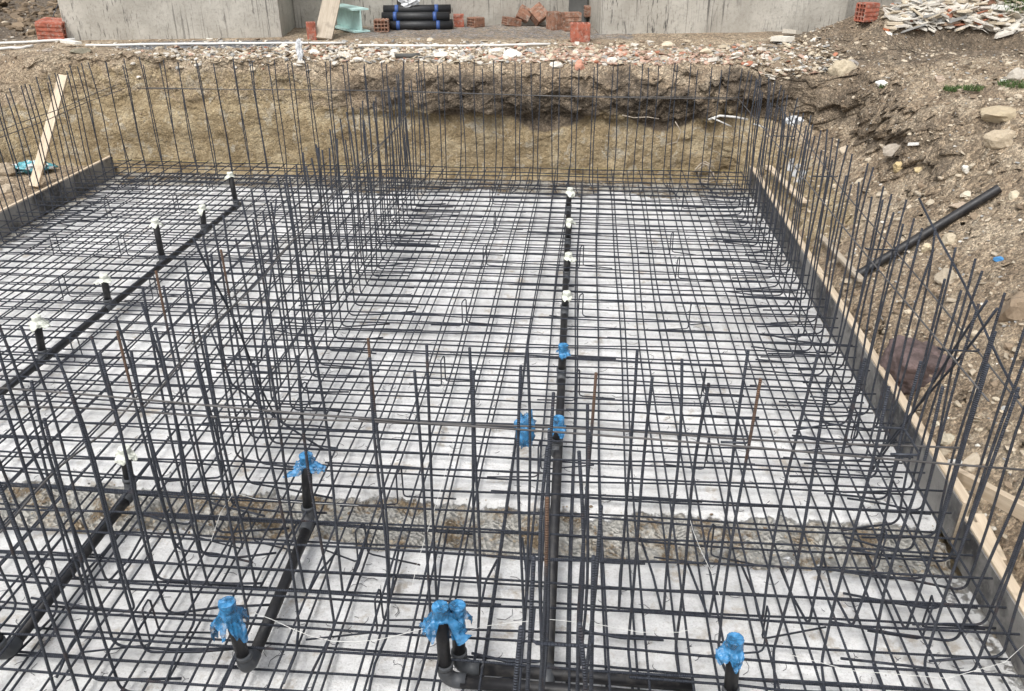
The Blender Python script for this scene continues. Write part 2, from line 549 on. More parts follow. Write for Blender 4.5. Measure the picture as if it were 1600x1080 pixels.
for i, (x, y) in enumerate(PTS):
    a, b = PTS[i - 1], PTS[(i + 1) % NP_]
    tx, ty = b[0] - a[0], b[1] - a[1]
    L = math.hypot(tx, ty)
    nx, ny = ty / L, -tx / L
    wF, wR, wL, wN = max(0, ny) ** 2, max(0, nx) ** 2, max(0, -nx) ** 2, max(0, -ny) ** 2
    f = smooth(5.9, 7.6, y + 0.5 * noise.noise(Vector((x, y, 3))))
    for t_ in tv:
        k = min(int(t_), len(SUBS) - 1)
        u = t_ - k
        if k == len(SUBS) - 1:
            u = u * u
        d = z = 0.0
        for w_, P in ((wF, PF), (wR * (1 - f), PRn), (wR * f, PRf), (wL, PL), (wN, PN)):
            if w_ > 0:
                p, q = P[k], P[k + 1]
                dd_ = p[0] + (q[0] - p[0]) * u
                if P is PF and 3 <= t_ <= 8:        # no overhang in the left half of the far bank
                    m_ = smooth(-3.4, -1.6, x)
                    dd_ = dd_ * m_ + (0.05 + 0.035 * (t_ - 3)) * (1 - m_)
                d += w_ * dd_
                z += w_ * (p[1] + (q[1] - p[1]) * u)
        px, py = x + nx * d, y + ny * d
        amp = smooth(0, 1.2, t_) * (1 if t_ < 9 else 1)
        q = Vector((px, py, z))
        big = fbm(q * 1.6 + Vector((3, 1, 2)), 3) * 0.10
        mid = fbm(q * 5.5, 4, 0.62) * 0.055
        fin = fbm(q * 19.0, 3, 0.65) * 0.024
        onR = wR + wF * smooth(-0.4, 1.6, x)
        face = smooth(1, 3, t_) * (1 - smooth(7.4, 8.6, t_))
        rough = 0.55 + 0.6 * onR + 0.35 * face * smooth(3.6, 5, t_)
        flat = smooth(8.0, 9.2, t_) * (1 - onR)
        # a cut face: push in and out; ground: up and down
        clod = 0.0
        if t_ < 10.4 and (wN < 0.5 and wL < 0.9):
            clod = 0.055 * (0.55 - noise.voronoi(q * 5.0)[0][0]) + 0.030 * (0.55 - noise.voronoi(q * 12.0 + Vector((5, 5, 5)))[0][0])
            clod *= max(0.05, min(1.4, 0.6 + 1.9 * noise.noise(q * 1.2 + Vector((0, 8, 0)))))
            if wF > 0.4:
                clod *= 0.22 + 0.78 * smooth(0.66, 0.8, z) * smooth(-3.6, -1.6, x)
            fin += clod
        if wF > 0.5 and t_ < 7.6:
            kk = 0.42 + 0.58 * smooth(-3.0, -1.2, px) * smooth(0.62, 0.8, z)
            mid *= kk
            fin *= kk
        ho = (big * 0.8 + mid * 1.2 + fin) * rough * amp
        up = (big * (0.30 if flat else 0.9) + mid * 0.8 + fin) * amp * (1 - 0.78 * flat) * rough
        if face > 0.5 and wF > 0.5 and k >= 4:      # ragged overhang of the root layer
            ho -= 0.07 * max(0, fbm(Vector((px * 2.1, 4.2, z * 3)), 3)) * smooth(-3.2, -1.0, px)
        px += nx * ho
        py += ny * ho
        z += up
        if onR > 0.2 and t_ > 7.5:                  # the spoil heap beyond the right-hand crest
            lump = 0.75 + 0.9 * noise.noise(Vector((px * 0.9, 3.1, 0))) + 0.25 * fbm(q * 2.5, 3)
            z += 0.44 * lump * math.exp(-((py - 11.05 - 0.12 * (px - 4.6)) ** 2) / 0.30) * smooth(2.2, 3.3, px)
            z += 0.20 * math.exp(-((px - 5.0) ** 2 / 0.8 + (py - 11.0) ** 2 / 0.35))
            z -= 0.30 * math.exp(-((px - 4.35 - 0.15 * (py - 10)) ** 2 / 0.40 + (py - 10.45) ** 2 / 0.07))
            z -= 0.10 * math.exp(-((px - 3.05) ** 2 / 0.10 + (py - 10.6) ** 2 / 0.05))
        wb = smooth(11.25, 12.1, py) * smooth(5.8, 4.4, px)
        z = z * (1 - wb) + (1.33 + 0.3 * mid) * wb if wF + wR > 0.3 else z
        verts.append((px, py, z))
        # soil weights; the dark one also carries some painted shade
        dn_ = fbm(Vector((px * 1.5, py * 1.5, z * 1.5)), 3) * 0.2
        zz = z + 0.20 * fbm(Vector((px * 1.3, 9.1, 2.2)), 4)
        rr = (wF + 0.6 * wL) * (1 - smooth(0.66, 0.86, zz)) + wF * 0.55 * smooth(-1.6, -3.4, px) * (1 - smooth(1.1, 1.3, zz))
        rr += wR * f * 0.8 * (1 - smooth(0.25, 0.55, zz))
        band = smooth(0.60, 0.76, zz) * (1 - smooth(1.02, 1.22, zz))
        gg = (wF * smooth(-3.6, -1.8, px) + wR * f * 0.35) * band * min(1.0, 0.8 + 1.2 * noise.noise(Vector((px * 1.7, 1.1, z * 1.2))))  # dark topsoil layer, its colour deepened for the shade in its voids
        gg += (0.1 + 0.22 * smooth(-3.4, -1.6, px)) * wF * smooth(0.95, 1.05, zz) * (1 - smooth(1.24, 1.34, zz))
        if px < -6.9 and t_ > 8:
            gg = max(gg, 0.8 * smooth(-6.7, -7.8, px + 0.5 * dn_) * smooth(9.6, 11.5, py))
        gg = max(gg, 0.75 * math.exp(-((px - 4.35) ** 2 / 0.45 + (py - 10.6) ** 2 / 0.10)))  # moist dark soil, with the shade of the hollow put into its colour
        if wR * f > 0.5 and 4.5 < t_ < 7:
            gg = max(gg, 0.5 + dn_)
        if onR > 0.2 and t_ > 6.8:
            gg = max(gg, 0.56 * smooth(8.6, 9.8, py) * smooth(1.9, 2.6, px) * (1 - smooth(13, 16, py)) + 0.5 * dn_)
        bb = 0.0
        if flat > 0.5:
            bb = 0.9 * math.exp(-((py - 10.75 - 0.12 * (px + 4.5)) / 0.42) ** 2) * smooth(-6.5, -5.4, px) * (1 - smooth(-3.9, -3.0, px))
            bb = max(bb, 0.5 * smooth(10.8, 11.6, py) * smooth(-3.8, -3.0, px) * (1 - smooth(3.0, 4.0, px)))
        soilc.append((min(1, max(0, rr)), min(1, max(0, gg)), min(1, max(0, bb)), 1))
faces = []
for i in range(NP_):
    i2 = (i + 1) % NP_
    for j in range(NV - 1):
        faces.append((i * NV + j, i * NV + j + 1, i2 * NV + j + 1, i2 * NV + j))
me = bpy.data.meshes.new('ground')
me.from_pydata(verts, [], faces)
me.materials.append(MAT['earth'])
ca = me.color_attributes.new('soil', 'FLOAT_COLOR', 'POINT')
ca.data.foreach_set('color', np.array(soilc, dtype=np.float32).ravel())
me.polygons.foreach_set('use_smooth', [True] * len(me.polygons))
me.update()
ground = bpy.data.objects.new('ground', me)
COL.objects.link(ground)
tag(ground, kind='structure')
BV = BVHTree.FromPolygons([Vector(v) for v in verts], faces)

# pit bottom under everything, and the strip of earth left of the formwork
def soil_sheet(name, x0, x1, y0, y1, fn, nu, nv, col):
    mb = MB()
    mb.grid(lambda u, v: fn(x0 + (x1 - x0) * u, y0 + (y1 - y0) * v), nu, nv)
    me = mb.mesh(name, 'earth', True)
    ca = me.color_attributes.new('soil', 'FLOAT_COLOR', 'POINT')
    ca.data.foreach_set('color', np.array([col] * len(mb.v), dtype=np.float32).ravel())
    o = obj(name, me, None)
    return tag(o, kind='structure'), mb
soil_sheet('pit_bottom', X0 - 0.2, X1 + 0.2, Y0 - 0.2, Y1 + 0.2, lambda x, y: (x, y, -0.09), 8, 8, (0.6, 0.3, 0, 1))
_, lmb = soil_sheet('earth_strip', X0 - 0.3, -5.63, 4.0, Y1 + 0.15,
    lambda x, y: (x, y, 0.07 + 0.05 * fbm(Vector((x * 3, y * 3, 1)), 4) + 0.10 * smooth(-6.3, -6.9, x)), 34, 130, (0.25, 0.15, 0, 1))
BVL = BVHTree.FromPolygons([Vector(v) for v in lmb.v], lmb.f)
_, rmb = soil_sheet('earth_strip', 1.935, 2.12, 1.2, Y1 - 0.1,
    lambda x, y: (x, y, 0.13 + 0.04 * fbm(Vector((x * 5, y * 5, 4)), 3)), 8, 200, (0.1, 0.2, 0, 1))

def spot(px, py):
    """point of the earth seen at a photo pixel"""
    d = Vector(ray(px, py)).normalized()
    best = None
    for b in (BV, BVL):
        h = b.ray_cast(Vector(CAMP), d)
        if h[0] is not None and (best is None or h[3] < best[3]):
            best = h
    return best[0] if best else at(px, py, 1.3)
def drop(x, y):
    h = BV.ray_cast(Vector((x, y, 6)), Vector((0, 0, -1)))
    return h[0], h[1]

# ------------------------------------------------------------------ white lean concrete floor
def floor_z(x, y):
    e1 = 3.50 + 0.05 * fbm(Vector((x * 1.7, 2, 1)), 4)
    e2 = 3.12 + 0.06 * fbm(Vector((x * 1.9, 8, 4)), 4)
    s_ = smooth(e1 + 0.03, e1 - 0.05, y) * smooth(e2 - 0.05, e2 + 0.04, y)
    z = 0.008 * fbm(Vector((x * 0.9, y * 1.4, 5)), 3) + 0.004 * noise.noise(Vector((x * 0.3, y * 9, 2)))
    z += s_ * (-0.05 + 0.045 * fbm(Vector((x * 9, y * 9, 3)), 4))
    dd = (0.72 + 0.30 * noise.noise(Vector((x * 2.3, y * 3, 7)))) * s_
    dd = max(dd, 0.9 * smooth(8.75, 9.15, y + 0.2 * fbm(Vector((x * 1.5, y, 1)), 3)))
    dd = max(dd, 0.62 * smooth(-5.2, -5.5, x))
    dd = max(dd, 0.45 * smooth(1.5, 1.85, x) * smooth(4.5, 3.0, y))
    return z, dd
mb = MB()
dl = []
def ff(u, v):
    x = -5.56 + 7.42 * u
    v2 = v
    y = 1.2 + 8.25 * v2
    z, dd = floor_z(x, y)
    dl.append(dd)
    return (x, y, z)
mb.grid(ff, 230, 300)
me = mb.mesh('concrete_floor', 'lean_concrete', True)
at_ = me.attributes.new('dirt', 'FLOAT', 'POINT')
at_.data.foreach_set('value', dl)
tag(obj('concrete_floor', me, None), kind='structure')

# ------------------------------------------------------------------ old concrete building behind
bd = thing('concrete_building', 'grey stained concrete building base with two piers and a recess behind the rubble', 'building', (-2, 12.3, 1.3))
uu = Vector((math.cos(math.radians(8.5)), math.sin(math.radians(8.5)), 0))
vvv = Vector((-uu.y, uu.x, 0))
def block(name, a, length, depth, z0, z1, mat='old_concrete', parent=bd):
    mb = MB()
    P = Vector((a[0], a[1], 0))
    n = 24
    q = [P, P + uu * length, P + uu * length + vvv * depth, P + vvv * depth]
    vs = [(p.x, p.y, z) for z in (z0, z1) for p in q]
    mb.add(vs, [(0, 3, 2, 1), (4, 5, 6, 7), (0, 1, 5, 4), (1, 2, 6, 5), (2, 3, 7, 6), (3, 0, 4, 7)])
    o = obj(name, mb, mat, parent, bevel=0.012)
    o.matrix_parent_inverse = Matrix.Translation(-Vector(parent.location))
    return o
block('pier', (-6.82, 10.98), 2.80, 1.35, 1.0, 4.4)
block('recessed_wall', (-4.2, 12.42), 4.6, 0.3, 1.0, 4.4)
block('pier', (0.17, 11.90), 3.36, 1.5, 1.0, 4.4)
block('side_wall', (3.46, 13.6), 1.25, 0.3, 1.0, 4.4)
# flat dark patch painting the shade of a ragged hole in the recessed wall
hp = aty(632, 2, 12.7)
mb = MB()
pp = [hp + uu * (0.15 * math.cos(a) * (0.7 + 0.5 * rnd.random())) + Vector((0, 0, 0.11 * math.sin(a) * (0.7 + 0.6 * rnd.random()))) for a in [2 * PI * k / 11 for k in range(11)]]
mb.add([(p - vvv * 0.0) for p in pp], [tuple(range(11))])
_h = obj('hole_shade', mb, 'hole_dark', bd)
_h.matrix_parent_inverse = Matrix.Translation(-Vector(bd.location))
# lay the patch 4 mm in front of the wall plane
wall0 = Vector((-4.2, 12.42, 0))
_off = (hp - wall0).dot(vvv)
for v_ in _h.data.vertices:
    v_.co -= vvv * (_off + 0.004)

# ------------------------------------------------------------------ reinforcing steel
RB = 0.0057
ORD = ['first', 'second', 'third', 'fourth', 'fifth', 'sixth', 'seventh', 'eighth', 'ninth', 'tenth', 'eleventh', 'twelfth']
def upright_mesh(h, foot, seed, mat='rebar_upright'):
    r = random.Random(seed)
    pts = []
    if foot > 0:
        pts += [(foot, r.uniform(-0.03, 0.03), r.uniform(-0.004, 0.012)), (foot * 0.5, r.uniform(-0.01, 0.01), 0.0)]
        for k in range(6):
            a = PI / 2 * k / 5
            pts.append((0.045 - 0.045 * math.sin(a), 0, 0.045 - 0.045 * math.cos(a)))
    else:
        pts.append((0, 0, -0.05))
    bx, by = r.uniform(-0.022, 0.022), r.uniform(-0.022, 0.022)
    kx, ky = r.uniform(-0.010, 0.010), r.uniform(-0.010, 0.010)
    for k in range(1, 9):
        t_ = k / 8
        pts.append((bx * math.sin(PI * t_) + kx * math.sin(2 * PI * t_), by * math.sin(PI * t_) + ky * math.sin(2 * PI * t_), 0.05 + (h - 0.05) * t_))
    mb = MB()
    mb.tube(pts, RB, 9)
    return mb.mesh('upright_bar', mat, False)
UPM = [upright_mesh(1.27 + 0.035 * math.sin(k * 2.4), 0.30 + 0.05 * (k % 5), 100 + k) for k in range(12)]
UPR = [upright_mesh(1.25 + 0.03 * k, 0.35, 300 + k, 'rebar_rusty') for k in range(3)]
for me_ in UPM + UPR:
    me_.polygons.foreach_set('use_smooth', [True] * len(me_.polygons))
ZB = 0.078
first_bar = [None]
def bar(x, y, rz, label, group, k, rusty=False, dz=0.0, tilt=1.0):
    me_ = UPR[k % 3] if rusty else UPM[(k * 5 + int(abs(x * 10))) % 12]
    if first_bar[0] is None:
        o = bpy.data.objects.new('upright_bar', me_)
        first_bar[0] = o
    else:
        o = first_bar[0].copy()
        o.data = me_
    o.location = (x, y, ZB + dz)
    o.rotation_euler = (rnd.gauss(0, 0.012) * tilt, rnd.gauss(0, 0.012) * tilt, rz + rnd.gauss(0, 0.12))
    COL.objects.link(o)
    tag(o, label, 'rebar', group)
    return o
def row(vals, place, name, group, rusty=()):
    """vals along the row; name = (description, end word at start, end word at finish)"""
    n = len(vals)
    for i, q in enumerate(vals):
        if i in rusty:
            lab = f'rust-tipped bar, {ORD[i] if i < 12 else "the rusty one"} from {name[1]} in {name[0]}'
        elif i < 6:
            lab = f'{ORD[i]} upright bar from {name[1]} in {name[0]}'
        elif n - 1 - i < 6:
            lab = f'{ORD[n - 1 - i]} upright bar from {name[2]} in {name[0]}'
        else:
            lab = f'dark upright bar in the middle stretch of {name[0]}'
        x, y, rz = place(q)
        bar(x, y, rz, lab, group, i, i in rusty)
def jit(a, b, step, j=0.018):
    out, v = [], a
    while (v <= b) if step > 0 else (v >= b):
        out.append(v + rnd.uniform(-j, j))
        v += step
    return out
# far side, along the earth bank: back line and front line
row(jit(-5.32, 1.7, 0.207), lambda q: (q, 9.24, -PI / 2), ('the back line along the far bank', 'the left corner', 'the right corner'), 'back line of upright bars along the far bank')
row(jit(-5.25, 1.6, 0.207), lambda q: (q, 9.08, -PI / 2), ('the front line along the far bank', 'the left corner', 'the right corner'), 'front line of upright bars along the far bank')
# right side, along the timber formwork
row(jit(2.55, 9.0, 0.185), lambda q: (1.76, q, PI), ('the outer line beside the right formwork', 'the near end', 'the far corner'), 'outer line of upright bars beside the right formwork')
row(jit(2.45, 8.9, 0.185), lambda q: (1.61, q, PI), ('the inner line beside the right formwork', 'the near end', 'the far corner'), 'inner line of upright bars beside the right formwork')
# left side
row(jit(6.9, 9.0, 0.20), lambda q: (-5.44, q, 0), ('the outer line beside the left formwork', 'the near end', 'the far corner'), 'outer line of upright bars beside the left formwork')
row(jit(6.8, 8.9, 0.20), lambda q: (-5.29, q, 0), ('the inner line beside the left formwork', 'the near end', 'the far corner'), 'inner line of upright bars beside the left formwork')
# inner wall running away from the viewer
row(jit(1.95, 8.95, 0.19), lambda q: (-1.86, q, PI if rnd.random() < 0.5 else 0), ('the left line of the inner wall', 'the near end', 'the far bank'), 'left line of upright bars of the inner wall', (7,))
row(jit(1.92, 8.95, 0.19), lambda q: (-1.72, q, 0), ('the right line of the inner wall', 'the near end', 'the far bank'), 'right line of upright bars of the inner wall', (4, 9))
# inner wall running across, in the foreground
BX = [-2.42, -2.22, -2.07, -1.6, -1.38, -1.16, -0.99, -0.775, -0.58, -0.385, -0.185, 0.225, 0.415, 0.605, 0.815, 1.02, 1.2, 1.42]
row([x + rnd.uniform(-0.012, 0.012) for x in BX], lambda q: (q, 2.66, PI / 2), ('the far line of the cross wall', 'the left', 'the right formwork'), 'far line of upright bars of the cross wall', (7,))
row([x + 0.022 + rnd.uniform(-0.012, 0.012) for x in BX], lambda q: (q, 2.49, -PI / 2), ('the near line of the cross wall', 'the left', 'the right formwork'), 'near line of upright bars of the cross wall', (13,))
# short wall running from the cross wall towards the viewer
row([2.557, 2.318, 2.168, 1.973, 1.778, 1.576, 1.335], lambda q: (0.056, q, 0), ('the right line of the short near wall', 'the cross wall', 'the near end'), 'right line of upright bars of the short near wall', (0,))
row([2.377, 2.318, 2.185, 2.001, 1.792, 1.556, 1.314], lambda q: (-0.08, q, PI), ('the left line of the short near wall', 'the cross wall', 'the near end'), 'left line of upright bars of the short near wall', (4,))

# two grids of lying bars, each one thing with its bars as parts
def lying_mesh(L, seed, mat='rebar_lying', r=0.0052, n=30, wob=0.015):
    rr = random.Random(seed)
    ph, ph2 = rr.uniform(0, 6), rr.uniform(0, 6)
    mb = MB()
    mb.tube([(-L / 2 + L * k / n, wob * math.sin(ph + 5.1 * k / n) + wob * 0.5 * math.sin(ph2 + 14 * k / n),
              0.35 * wob * math.sin(ph2 + 30 * k / n)) for k in range(n + 1)], r, 8)
    return mb.mesh('bar', mat, True)
XL, XR, YN, YF = -5.5, 1.83, 1.25, 9.38
LONG = [lying_mesh(YF - YN - 0.05 * (k % 3), 20 + k) for k in range(5)]
CROSS = [lying_mesh(XR - XL - 0.04 * (k % 3), 40 + k) for k in range(5)]
LAP = [lying_mesh(1.1 + 0.3 * k, 60 + k, n=8, wob=0.006) for k in range(4)]
def mat_grid(zc, label, offx, offy):
    g = thing('rebar_grid', label, 'rebar grid', ((XL + XR) / 2, (YN + YF) / 2, zc))
    def put(nm, me_, x, y, z, rz):
        o = bpy.data.objects.new(nm, me_)
        COL.objects.link(o)
        o.parent = g
        o.location = (x - (XL + XR) / 2, y - (YN + YF) / 2, z)
        o.rotation_euler.z = rz
    k = 0
    x = 0.158 * math.ceil(XL / 0.158) + offx
    while x < XR - 0.02:
        put('long_bar', LONG[k % 5], x + rnd.uniform(-0.012, 0.012), (YN + YF) / 2 + rnd.uniform(-0.02, 0.02), 0, PI / 2 + rnd.gauss(0, 0.0012))
        k += 1
        x += 0.158
    y = YN + 0.04 + offy
    while y < YF - 0.02:
        yy = y + rnd.uniform(-0.02, 0.02)
        put('cross_bar', CROSS[k % 5], (XL + XR) / 2 + rnd.uniform(-0.02, 0.02), yy, 2 * RB + 0.001, rnd.gauss(0, 0.0018))
        if k % 2 == 0:
            put('cross_bar', LAP[k % 4], rnd.uniform(-4.6, 1.1), yy + rnd.choice((-1, 1)) * 0.015, 2 * RB + 0.001, rnd.gauss(0, 0.003))
        k += 1
        y += 0.156
    return g
mat_grid(0.040, 'lower grid of dark steel bars lying just above the white concrete floor', 0.0, 0.02)
mat_grid(0.192, 'upper grid of dark steel bars held above the lower grid by bent spacers', 0.006, 0.0)

# bent spacers between the two grids
def spacer_mesh(seed):
    r = random.Random(seed)
    mb = MB()
    a, b = r.uniform(0.2, 0.3), r.uniform(0.2, 0.3)
    pts = [(-a, r.uniform(-0.03, 0.05), 0.0), (-0.02, 0.0, 0.0), (-0.004, 0, 0.006), (0, 0, 0.02), (0.003, 0, 0.18), (0.008, 0.008, 0.192), (0.016, 0.05, 0.192), (0.020, 0.058, 0.18)]
    pts += [(0.020, 0.062, 0.02), (0.026, 0.064, 0.006), (0.042, 0.066, 0.0), (b, r.uniform(0.05, 0.12), 0.0)]
    mb.tube(pts, 0.0044, 7)
    return mb.mesh('spacer_bar', 'rebar_upright', True)
SPM = [spacer_mesh(k) for k in range(4)]
sp_px = [(485, 640), (690, 605), (622, 790), (905, 620), (1095, 625), (1100, 735), (845, 735), (903, 500), (905, 420), (1050, 395), (1055, 440), (1075, 515), (770, 320), (772, 365), (755, 420), (730, 505),
         (235, 300), (325, 300), (175, 340), (275, 335), (85, 400), (200, 400), (100, 470), (240, 470), (130, 560), (560, 880), (590, 990), (1110, 870), (1370, 890), (1440, 1000), (1190, 1000), (1065, 330), (380, 860), (250, 990), (1330, 700), (1240, 560)]
prev = None
for k, (px, py) in enumerate(sp_px):
    p = at(px, py, 0.055)
    o = bpy.data.objects.new('spacer_bar', SPM[0]) if prev is None else prev.copy()
    prev = o
    o.data = SPM[k % 4]
    o.location = (p.x, p.y, 0.062)
    o.rotation_euler.z = rnd.uniform(-0.25, 0.25) + (PI if k % 3 == 0 else 0)
    COL.objects.link(o)
    tag(o, 'thin bent steel spacer standing between the two grids of bars', 'spacer', 'bent spacers between the grids')

def lie(name, pts, r, mat, label, cat, group=None, n=8):
    """a bar, string or thin pipe through world points, its origin at its first point"""
    o0 = Vector(pts[0])
    mb = MB()
    mb.tube([Vector(p) - o0 for p in pts], r, n)
    return tag(obj(name, mb, mat, None, o0, True), label, cat, group)
def sag(a, b, n=10, w=0.008, seed=0):
    r = random.Random(seed)
    p1, p2 = r.uniform(0, 6), r.uniform(0, 6)
    a, b = Vector(a), Vector(b)
    return [a.lerp(b, k / n) + Vector((w * math.sin(p1 + 6 * k / n), w * math.sin(p2 + 5 * k / n), w * math.sin(p1 + p2 + 7 * k / n))) * math.sin(PI * k / n) for k in range(n + 1)]
G = 'horizontal bars tying the uprights together'
def rail(a, b, label, seed, r=0.0040, mat='rebar_tie'):
    return lie('tie_bar', sag(a, b, 14, 0.014, seed), r, mat, label, 'rebar', G)
rail(aty(215, 138, 9.255), aty(1160, 153, 9.255), 'long horizontal bar tied behind the uprights along the far bank', 1)
rail(aty(228, 137, 9.06), aty(1150, 155, 9.06), 'long horizontal bar tied in front of the uprights along the far bank', 2)
rail(atx(1150, 150, 1.595), atx(1545, 627, 1.595), 'long horizontal bar tied along the inner line beside the right formwork', 3)
rail(atx(1215, 165, 1.775), atx(1600, 640, 1.775), 'long horizontal bar tied along the outer line beside the right formwork', 4)
rail(atx(0, 205, -5.46), atx(190, 130, -5.46), 'horizontal bar tied along the outer uprights beside the left formwork', 5)
rail(atx(0, 215, -5.27), atx(195, 138, -5.27), 'horizontal bar tied along the inner uprights beside the left formwork', 6)
rail(aty(-30, 604, 2.475), aty(1610, 735, 2.475), 'longest horizontal bar crossing the picture on the near face of the cross wall', 7)
rail(aty(-30, 634, 2.675), aty(640, 662, 2.675), 'left horizontal bar on the far face of the cross wall', 8)
rail(aty(560, 655, 2.675), aty(1500, 700, 2.675), 'right horizontal bar on the far face of the cross wall', 9)
rail(atx(0, 832, -1.875), atx(240, 590, -1.875), 'near horizontal bar on the left face of the inner wall', 10)
rail(atx(222, 640, -1.705), atx(460, 372, -1.705), 'middle horizontal bar on the right face of the inner wall', 11)
rail(atx(290, 545, -1.875), atx(625, 195, -1.875), 'far horizontal bar on the left face of the inner wall', 12)
rail(atx(430, 405, -1.705), atx(640, 175, -1.705), 'far horizontal bar on the right face of the inner wall', 13)
def leaner(a, b, label, seed, r=RB, mat='rebar_lying'):
    return lie('leaning_bar', sag(a, b, 8, 0.010, seed), r, mat, label, 'rebar', 'loose bars leaning among the uprights')
leaner(atx(1436, 310, 1.84), atx(1592, 622, 1.80), 'long loose bar slanting down to the right across the right-hand uprights', 20)
leaner(atx(1558, 482, 1.72), atx(1330, 770, 1.66), 'loose bar crossing to the lower left beside the right formwork, upper of two', 21)
leaner(atx(1542, 470, 1.69), atx(1360, 740, 1.64), 'loose bar crossing to the lower left beside the right formwork, lower of two', 22)
leaner(atx(302, 372, -1.78), atx(432, 655, -1.70), 'loose bar slanting down to the right through the inner wall', 23)
leaner(atx(432, 312, -1.82), atx(408, 560, -1.78), 'loose bar leaning the other way through the inner wall', 24)
lie('leaning_bar', [atx(325, 505, -1.9), atx(362, 600, -1.8), aty(440, 660, 3.7), aty(505, 702, 3.6)], RB, 'rebar_lying', 'bent bar curving down to the right at the foot of the inner wall', 'rebar', 'loose bars leaning among the uprights')
# U-shaped ties across the double lines
def utie(c, w_, d, rz, label, axis=0):
    mb = MB()
    mb.tube([(-w_ / 2, d, 0), (-w_ / 2, 0.012, 0), (-w_ / 2 + 0.012, 0, 0), (w_ / 2 - 0.012, 0, 0), (w_ / 2, 0.012, 0), (w_ / 2, d, 0)], 0.0045, 7)
    o = obj('cross_tie', mb, 'rebar_lying', None, c, True)
    o.rotation_euler.z = rz
    return tag(o, label, 'rebar tie', 'small ties across the double lines of uprights')
TL = 'small horizontal tie joining the two lines of uprights beside the right formwork'
for (px, py) in ((1500, 548), (1378, 390), (1290, 276), (1226, 213)):
    p = atx(px, py, 1.685)
    utie(p, 0.17, 0.02, 0, TL)
utie(aty(878, 1008, 1.53), 0.155, 0.12, 0, 'rusty U-shaped tie joining the two lines of the short near wall')
for (px, py, l_) in ((1165, 672, 'upper'), (1425, 690, 'lower')):
    p = aty(px, py, 2.58)
    utie(p, 0.17, 0.10, PI / 2, f'U-shaped tie across the cross wall, the {"left" if px < 1300 else "right"} of two near the right end')

# ------------------------------------------------------------------ drain pipes
PR = 0.0255
ZP = 0.105
def cover_mesh(r, body, flare, hem, seed, nu=48, nv=26, rag=0.5):
    """a bag or tape tied over a pipe end: flat top, snug neck, ragged skirt"""
    q = random.Random(seed)
    o1, o2 = q.uniform(0, 50), q.uniform(0, 50)
    mb = MB()
    def fn(u, v):
        a = 2 * PI * u
        ca_, sa_ = math.cos(a), math.sin(a)
        if v < 0.2:
            rr, z = r * v / 0.2, 0.004 * noise.noise(Vector((ca_ * 2, sa_ * 2, o1)))
        elif v < 0.5:
            t_ = (v - 0.2) / 0.3
            rr, z = r + 0.003 * noise.noise(Vector((ca_ * 3, sa_ * 3, o2 + t_ * 3))) + 0.002 * noise.noise(Vector((ca_ * 12, sa_ * 12, o2 + t_ * 2))), -body * t_
        else:
            t_ = (v - 0.5) / 0.5
            lob = 0.5 + 0.9 * noise.noise(Vector((ca_ * 1.1 + o2, sa_ * 1.1, o1)))
            lob = max(0.08, lob)
            fold = 0.25 * math.sin(a * 5 + o1) + 0.5 * noise.noise(Vector((ca_ * 3.0, sa_ * 3.0 + o2, t_ * 2.5)))
            fold += 0.35 * noise.noise(Vector((ca_ * 9, sa_ * 9 + o1, t_ * 5))) + 0.25 * noise.noise(Vector((ca_ * 20, sa_ * 20 + o2, t_ * 9)))
            rr = r + flare * lob * (t_ ** 0.7) * (1 + 0.7 * fold)
            z = -body - hem * lob * t_ * (1 + rag * noise.noise(Vector((ca_ * 4, sa_ * 4, o1 + 3)))) + 0.02 * t_ * fold
        return (rr * ca_, rr * sa_, z)
    mb.grid(fn, nu, nv)
    return mb
def arc_pts(c, a, b, r, n=7):
    """quarter bend at corner c from direction a to direction b"""
    c, a, b = Vector(c), Vector(a), Vector(b)
    out = []
    for k in range(n + 1):
        t_ = PI / 2 * k / n
        out.append(c + a * (r - r * math.sin(t_)) + b * (r - r * math.cos(t_)))
    return out
def riser(root, base, top, mat_cap, seed, cap=True, name='riser'):
    o0 = Vector(root.location)
    mb = MB()
    mb.tube([Vector(base) - o0, Vector(top) - o0], PR, 18)
    r_ = obj(name, mb, 'pipe_black', root, smooth=False)
    sm(r_)
    if cap:
        cm = cover_mesh(PR + 0.004, 0.03, 0.04, 0.045, seed)
        c_ = obj('tape_wrap', cm, mat_cap, r_, Vector(top) - o0 + Vector((0, 0, 0.004)), True)
    return r_
def sm(o, ang=0.7):
    me_ = o.data
    me_.polygons.foreach_set('use_smooth', [len(p.vertices) <= 4 for p in me_.polygons])
def tee(root, p, dirv):
    o0 = Vector(root.location)
    p = Vector(p) - o0
    d = Vector(dirv)
    mb = MB()
    mb.tube([p - d * 0.065, p + d * 0.065], PR + 0.0045, 18)
    mb.tube([p, p + Vector((0, 0, 0.055))], PR + 0.004, 18)
    mb.tube([p + Vector((0, 0, 0.045)), p + Vector((0, 0, 0.064))], PR + 0.0065, 18)
    o = obj('tee_fitting', mb, 'pipe_grey', root)
    sm(o)
def elbow(root, c, a, b, r=0.055):
    o0 = Vector(root.location)
    pts = [p - o0 for p in arc_pts(c, a, b, r)]
    mb = MB()
    mb.tube([pts[0] + Vector(a) * 0.03] + pts + [pts[-1] + Vector(b) * 0.03], PR + 0.0045, 18)
    mb.tube([pts[-1] + Vector(b) * 0.018, pts[-1] + Vector(b) * 0.04], PR + 0.0065, 18)
    o = obj('elbow_fitting', mb, 'pipe_grey', root)
    sm(o)
def pipe(root, pts):
    o0 = Vector(root.location)
    mb = MB()
    mb.tube([Vector(p) - o0 for p in pts], PR, 18)
    o = obj('pipe', mb, 'pipe_black', root)
    sm(o)
PG = 'black drain pipes laid through the steel grids'
